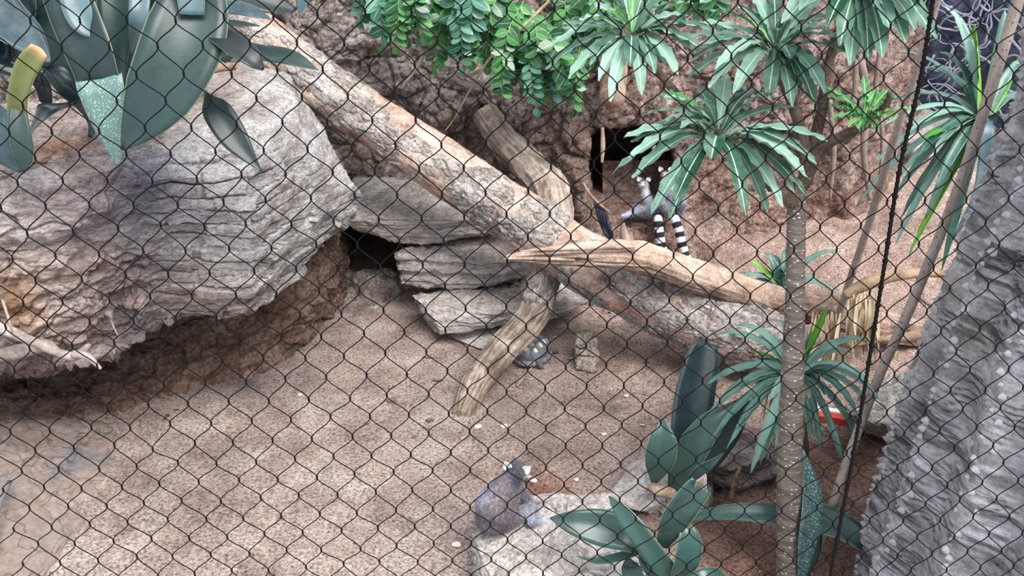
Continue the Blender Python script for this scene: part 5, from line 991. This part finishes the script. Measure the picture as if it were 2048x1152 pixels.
pole([G(1630, 1120)-[0, 0, .02], W(1685, 950, 3.15), W(1755, 760, 3.3), W(1827, 600, 3.4), W(1915, 380, 3.5), W(1975, 200, 3.5), W(2045, -30, 3.5)], [.019, .02, .021, .021, .021, .022, .023], 'slender grey stem slanting up between black cable and thorny trunk', 200)
def project(p):
    v = np.array(p)-O; zc = v[1]*CP-v[2]*SP; x = 1024+F*v[0]/zc; y = 576-F*(v[1]*SP+v[2]*CP)/zc; return -40 < x < 2090 and -40 < y < 1190
# ---------- thorny bottle trunk at the right
TK = stone('thorny_bark', [(.3, C(108, 104, 106)), (.45, C(148, 144, 146)), (.6, C(176, 174, 178)), (.75, C(200, 200, 206))], 5, an=(1, 1, 1.5), fine=46, speck=.4, bs=.8, bd=.02, tint=True)
def thorny():
    b = W(2175, 1300, 2.55); root = thing('thorny_trunk', 'massive swollen grey trunk studded with rows of thorns, right edge', 'tree', (b[0], b[1], 0.05))
    # left outline in the picture: (2045,200) (1990,330) (1925,520) (1850,700) (1790,880) (1715,1152)
    out = [(2060, 20), (2052, 130), (2040, 205), (1985, 330), (1925, 500), (1880, 610), (1850, 700), (1815, 790), (1785, 880), (1750, 1000), (1718, 1152), (1690, 1300)]
    cx, cy = b[0]+.0, b[1]+.12; n = 900; rows = []
    for px, py in out:
        d = ray(px, py); hh = math.hypot(d[0], d[1]); r = abs(cx*d[1]-cy*d[0])/hh; t = (cx*d[0]+cy*d[1])/hh/hh; rows.append((H+d[2]*t, max(r, .09)))
    rows = rows[::-1]; z = np.linspace(rows[0][0], rows[-1][0], n); r = np.interp(z, [q[0] for q in rows], [q[1] for q in rows]); k = np.ones(21)/21; r = np.convolve(np.pad(r, 10, 'edge'), k, 'valid')
    m_ = 300; th = np.linspace(0, 2*np.pi, m_, endpoint=False); Z, TH = np.meshgrid(z, th, indexing='ij'); R = r[:, None]*np.ones((1, m_))
    ribs = 18; rib = np.cos(TH*ribs+.5*np.sin(Z*5)); P3 = np.stack([np.cos(TH)*R, np.sin(TH)*R, Z], -1)
    wr = fbm(np.stack([P3[..., 0]*3.2, P3[..., 1]*3.2, Z*24], -1), 4, 4, .6, True)
    wr2 = np.sin(Z*95+6*fbm(P3*np.array([3, 3, 3]), 3, 8)); msk = sm(fbm(P3*3, 3, 14)+.35*(1-sm(Z, .5, 1.6)), -.2, .3)
    lq = Z*36+4.5*fbm(P3*np.array([4.5, 4.5, 3]), 4, 24); lf = np.abs(lq-np.floor(lq)-.5); crk = 1-(1-sm(lf, .04, .2))*sm(fbm(P3*np.array([6, 6, 9]), 3, 34)+.25*(1-sm(Z, .4, 1.9)), 0, .2)
    dd = R*.035*rib-.006*(1-crk)*(1-.6*sm(rib, .3, 1))+.018*(wr-.3)*msk*(1-.5*sm(rib, .3, 1))+.008*wr2*msk*(1-.7*sm(rib, .4, 1))+.012*fbm(P3*9, 4, 3)
    A = np.stack([cx+np.cos(TH)*(R+dd), cy+np.sin(TH)*(R+dd), Z], -1)
    g = sm(wr, .0, .4)[..., None]; c = np.ones(A.shape)*(1-(.68*(1-g)*(.35+.65*msk[..., None]))); c = c*(1-.72*(1-crk)*(1-.5*sm(rib, .3, 1)))[..., None]*(1+.12*sm(rib, .2, 1))[..., None]
    brn = sm(fbm(P3*2, 3, 19)+.15, 0, .4)[..., None]; c = c*(1-brn*np.array([.04, .09, .13]))
    V = A.reshape(-1, 3); bake('trunk', V, gfaces(n, m_, True), TK, root, True, None, c)
    # thorns: shared meshes
    me = []
    for s in range(3):
        V, Fl = [], []; prof = [(.022, -.006), (.019, .004), (.011, .014), (.005, .022)]
        for rr, h in prof:
            for k_ in range(8): V.append((rr*math.cos(k_*.785)*(1+.15*math.sin(s+k_)), rr*math.sin(k_*.785), h))
        V.append((.002*s, 0, .027)); Fl = gfaces(4, 8, True).tolist()+[[24+k_, 24+(k_+1) % 8, 32] for k_ in range(8)]
        mm = bpy.data.meshes.new('thorn'); mm.from_pydata(V, [], Fl); mm.polygons.foreach_set('use_smooth', [True]*len(mm.polygons)); mm.materials.append(plain('thorn_tip', C(150, 148, 150), .8, .2, 60)); me.append(mm)
    cnt = 0; sp = []
    for kk in range(ribs):
        zz = z[0]+random.uniform(0, .1)
        while zz < z[-1]-.03:
            i = int((zz-z[0])/(z[-1]-z[0])*(n-1)); a0 = (2*math.pi*kk-.5*math.sin(zz*5))/ribs+random.uniform(-.05, .05); ang = a0 % (2*math.pi)
            j = int(ang/(2*math.pi)*m_) % m_
            v_ = -A[i, j][:2]/np.linalg.norm(A[i, j][:2]); fz = v_[0]*math.cos(ang)+v_[1]*math.sin(ang)
            if fz > -.3: sp.append((A[i, j], ang, fz))
            zz += random.uniform(.022, .045)
    sp = [q for q in sp if project(q[0])]; print('THORNS', len(sp)); random.shuffle(sp)
    for p, ang, fz in sp[:296]:
        o = bpy.data.objects.new('thorn', random.choice(me)); COL.objects.link(o); o.parent = root; o.location = Vector(p)-root.location
        q = Vector((math.cos(ang), math.sin(ang), random.uniform(-.1, .35))).to_track_quat('Z', 'Y'); o.rotation_mode = 'QUATERNION'; o.rotation_quaternion = q; s = random.uniform(.4, .85); o.scale = (s, s, s)
thorny()
tag(tube_obj('cut_limb', M['bare'], [W(1234, 90, 6.6), W(1228, 150, 6.35), W(1224, 200, 6.1)], [.1, .09, .085], 16, 20, grain(1.2, 8), None, lambda A, S, TH: np.ones(A.shape)*np.array([1.15, 1.05, .95])), 'pale cut limb jutting from the back wall below the leftmost leaf rosette', 'log')
hull_rock('pale_rock', [W(1795, 262, 8.3), W(1850, 215, 8.6), W(1930, 240, 8.5), W(1905, 330, 8.1), W(1800, 345, 7.9), W(1850, 350, 8.6), W(1830, 300, 7.8), W(1950, 330, 8.6)], M['slab'], res=50, rough=.05, seed=93, label='pale weathered rock on the slope in front of the dark slate backdrop', cat='rock')
for pts, r, lab in [([(1722, 120), (1735, 200), (1728, 300), (1740, 400)], .03, 'thickest grey root running down the back wall behind the small bright rosette'), ([(1760, 100), (1752, 190), (1765, 270), (1758, 380)], .02, 'thin grey root on the back wall closest to the black cable'), ([(1700, 60), (1712, 150), (1700, 240)], .022, 'short grey root on the back wall above the small bright rosette'), ([(1660, 200), (1668, 300), (1660, 400)], .02, 'thin grey root on the back wall closest to the ringed trunk')]:
    stick('wall_root', [W(x, y, 6.72 if x < 1750 else 6.95) for x, y in pts], [r, r, r*.6], lab, cat='root', tintc=(.62, .58, .58), group='grey roots on the back wall', nv=30)
o = leaf('green_leaf', RLy, [G(958, 655, .1)+[0, 0, .05], G(965, 652, .1)+[0, 0, .06], G(974, 652, .1)+[0, 0, .05]], .03, [.3, 1, .9, .2], thick=.002); tag(o, 'small fresh green leaf lying on the lowest stone slab', 'leaf')
tag(tube_obj('grey_pipe', plain('grey_pipe', C(120, 118, 124), .6, .15, 20), [G(-10, 1180)+[0, 0, .1], G(8, 1090)+[0, 0, .16], G(32, 1010)+[0, 0, .14]], [.012]*3, 12, 14), 'thin grey pipe lying on the cement apron, lower left corner', 'pipe')
# ================================================================== WIRE NET in front of the enclosure
def net():
    wm, nt, b = nmat('dark_wire'); b.inputs['Base Color'].default_value = C(14, 11, 12); b.inputs['Roughness'].default_value = .7; b.inputs['Specular IOR Level'].default_value = .1
    D, k, yaw = 1.3, -.0549, .0463; cw, ch, sl = .06516, .07531, .0202
    def npl(px, py):
        d = ray(px, py); return O+d*(D/(d[1]+k*d[2]-yaw*d[0]))     # net plane: y = D + k*(H - z) + yaw*x
    o0 = npl(447.5, 33); e1 = np.array([1, yaw-k*sl, sl]); e2 = np.array([0, k, -1.])
    root = thing('wire_net', 'dark woven wire net of diamond meshes stretched across the whole view', 'net', tuple(npl(1024, 1152)))
    r = random.Random(3)
    jit = {}
    def node(i, j):
        if (i, j) not in jit: jit[(i, j)] = np.array([r.gauss(0, .0014), r.gauss(0, .002), r.gauss(0, .0014)])
        return o0+e1*(i*cw/2)+e2*(j*ch/2)+jit[(i, j)]
    I0, I1, J0, J1 = -14, 42, -3, 27; kh = .0024
    def strand(i, j, s):
        pts = []
        while I0 <= i <= I1 and J0 <= j <= J1:
            a, b2 = node(i, j), node(i+s, j+1); p0 = a+e2*kh; p1 = b2-e2*kh
            if not pts: pts.append(a)
            for t in np.linspace(0, 1, 9):
                h = t-(.22 if s > 0 else .38)*math.sin(2*math.pi*t)/(2*math.pi)
                q = p0+(p1-p0)*t; lat = ((p1-p0)@e1)*(h-t); pts.append(q+e1*lat+e1*(.0012*s*(1-2*t)*-1))
            i += s; j += 1
        return pts
    starts = [(i, J0, 1) for i in range(I0, I1+1) if (i+J0) % 2 == 0]+[(I0, j, 1) for j in range(J0+1, J1) if (I0+j) % 2 == 0]+[(i, J0, -1) for i in range(I0, I1+1) if (i+J0) % 2 == 0]+[(I1, j, -1) for j in range(J0+1, J1) if (I1+j) % 2 == 0]
    for i, j, s in starts:
        pts = strand(i, j, s)
        if len(pts) < 12: continue
        c = np.array(pts); T, N, B = frames(c); th = np.linspace(0, 2*np.pi, 5, endpoint=False); R = .00095
        A = c[:, None]+R*(N[:, None]*np.cos(th)[None, :, None]+B[:, None]*np.sin(th)[None, :, None]); bake('wire', A, gfaces(len(c), 5, True)[:, ::-1].copy(), wm, root)
    V, Fl = [], []
    for (i, j) in list(jit):
        p = node(i, j); o = len(V)
        for h, R in ((-.0036, .0009), (-.0024, .0016), (.0024, .0016), (.0036, .0009)):
            for q in range(6): a = q*math.pi/3; V.append(p+e2*h+np.array([math.cos(a)*R, math.sin(a)*R, 0]))
        Fl += [[o+a*6+q, o+a*6+(q+1) % 6, o+a*6+6+(q+1) % 6, o+a*6+6+q] for a in range(3) for q in range(6)]
    kn = bake('knots', V, Fl, wm, root); tag(kn, kind='stuff')
    # black seam cable with lashings
    pp = [npl(1864, -30)+[0, -.01, 0], npl(1836, 150)+[0, -.01, 0], npl(1795, 330)+[0, -.01, 0], npl(1765, 520)+[0, -.01, 0], npl(1738, 690)+[0, -.01, 0], npl(1703, 900)+[0, -.01, 0], npl(1650, 1180)+[0, -.01, 0]]
    ca = thing('seam_cable', 'thick black cable with lashings running down the right side of the net', 'cable', tuple(pp[-1]))
    tube_obj('cable', wm, pp, [.0032]*3, 8, 300, lambda A, S, TH, R: .0007*np.sin(S*700+TH), ca)
    c = spline(pp, 400)
    for q in range(24):
        i = 8+q*16+r.randint(-4, 4); i = min(max(i, 2), 396); tube_obj('lashing', wm, [c[i-1], c[i], c[i+2]], [.0035, .0052, .0035], 7, 6, None, ca)
net()
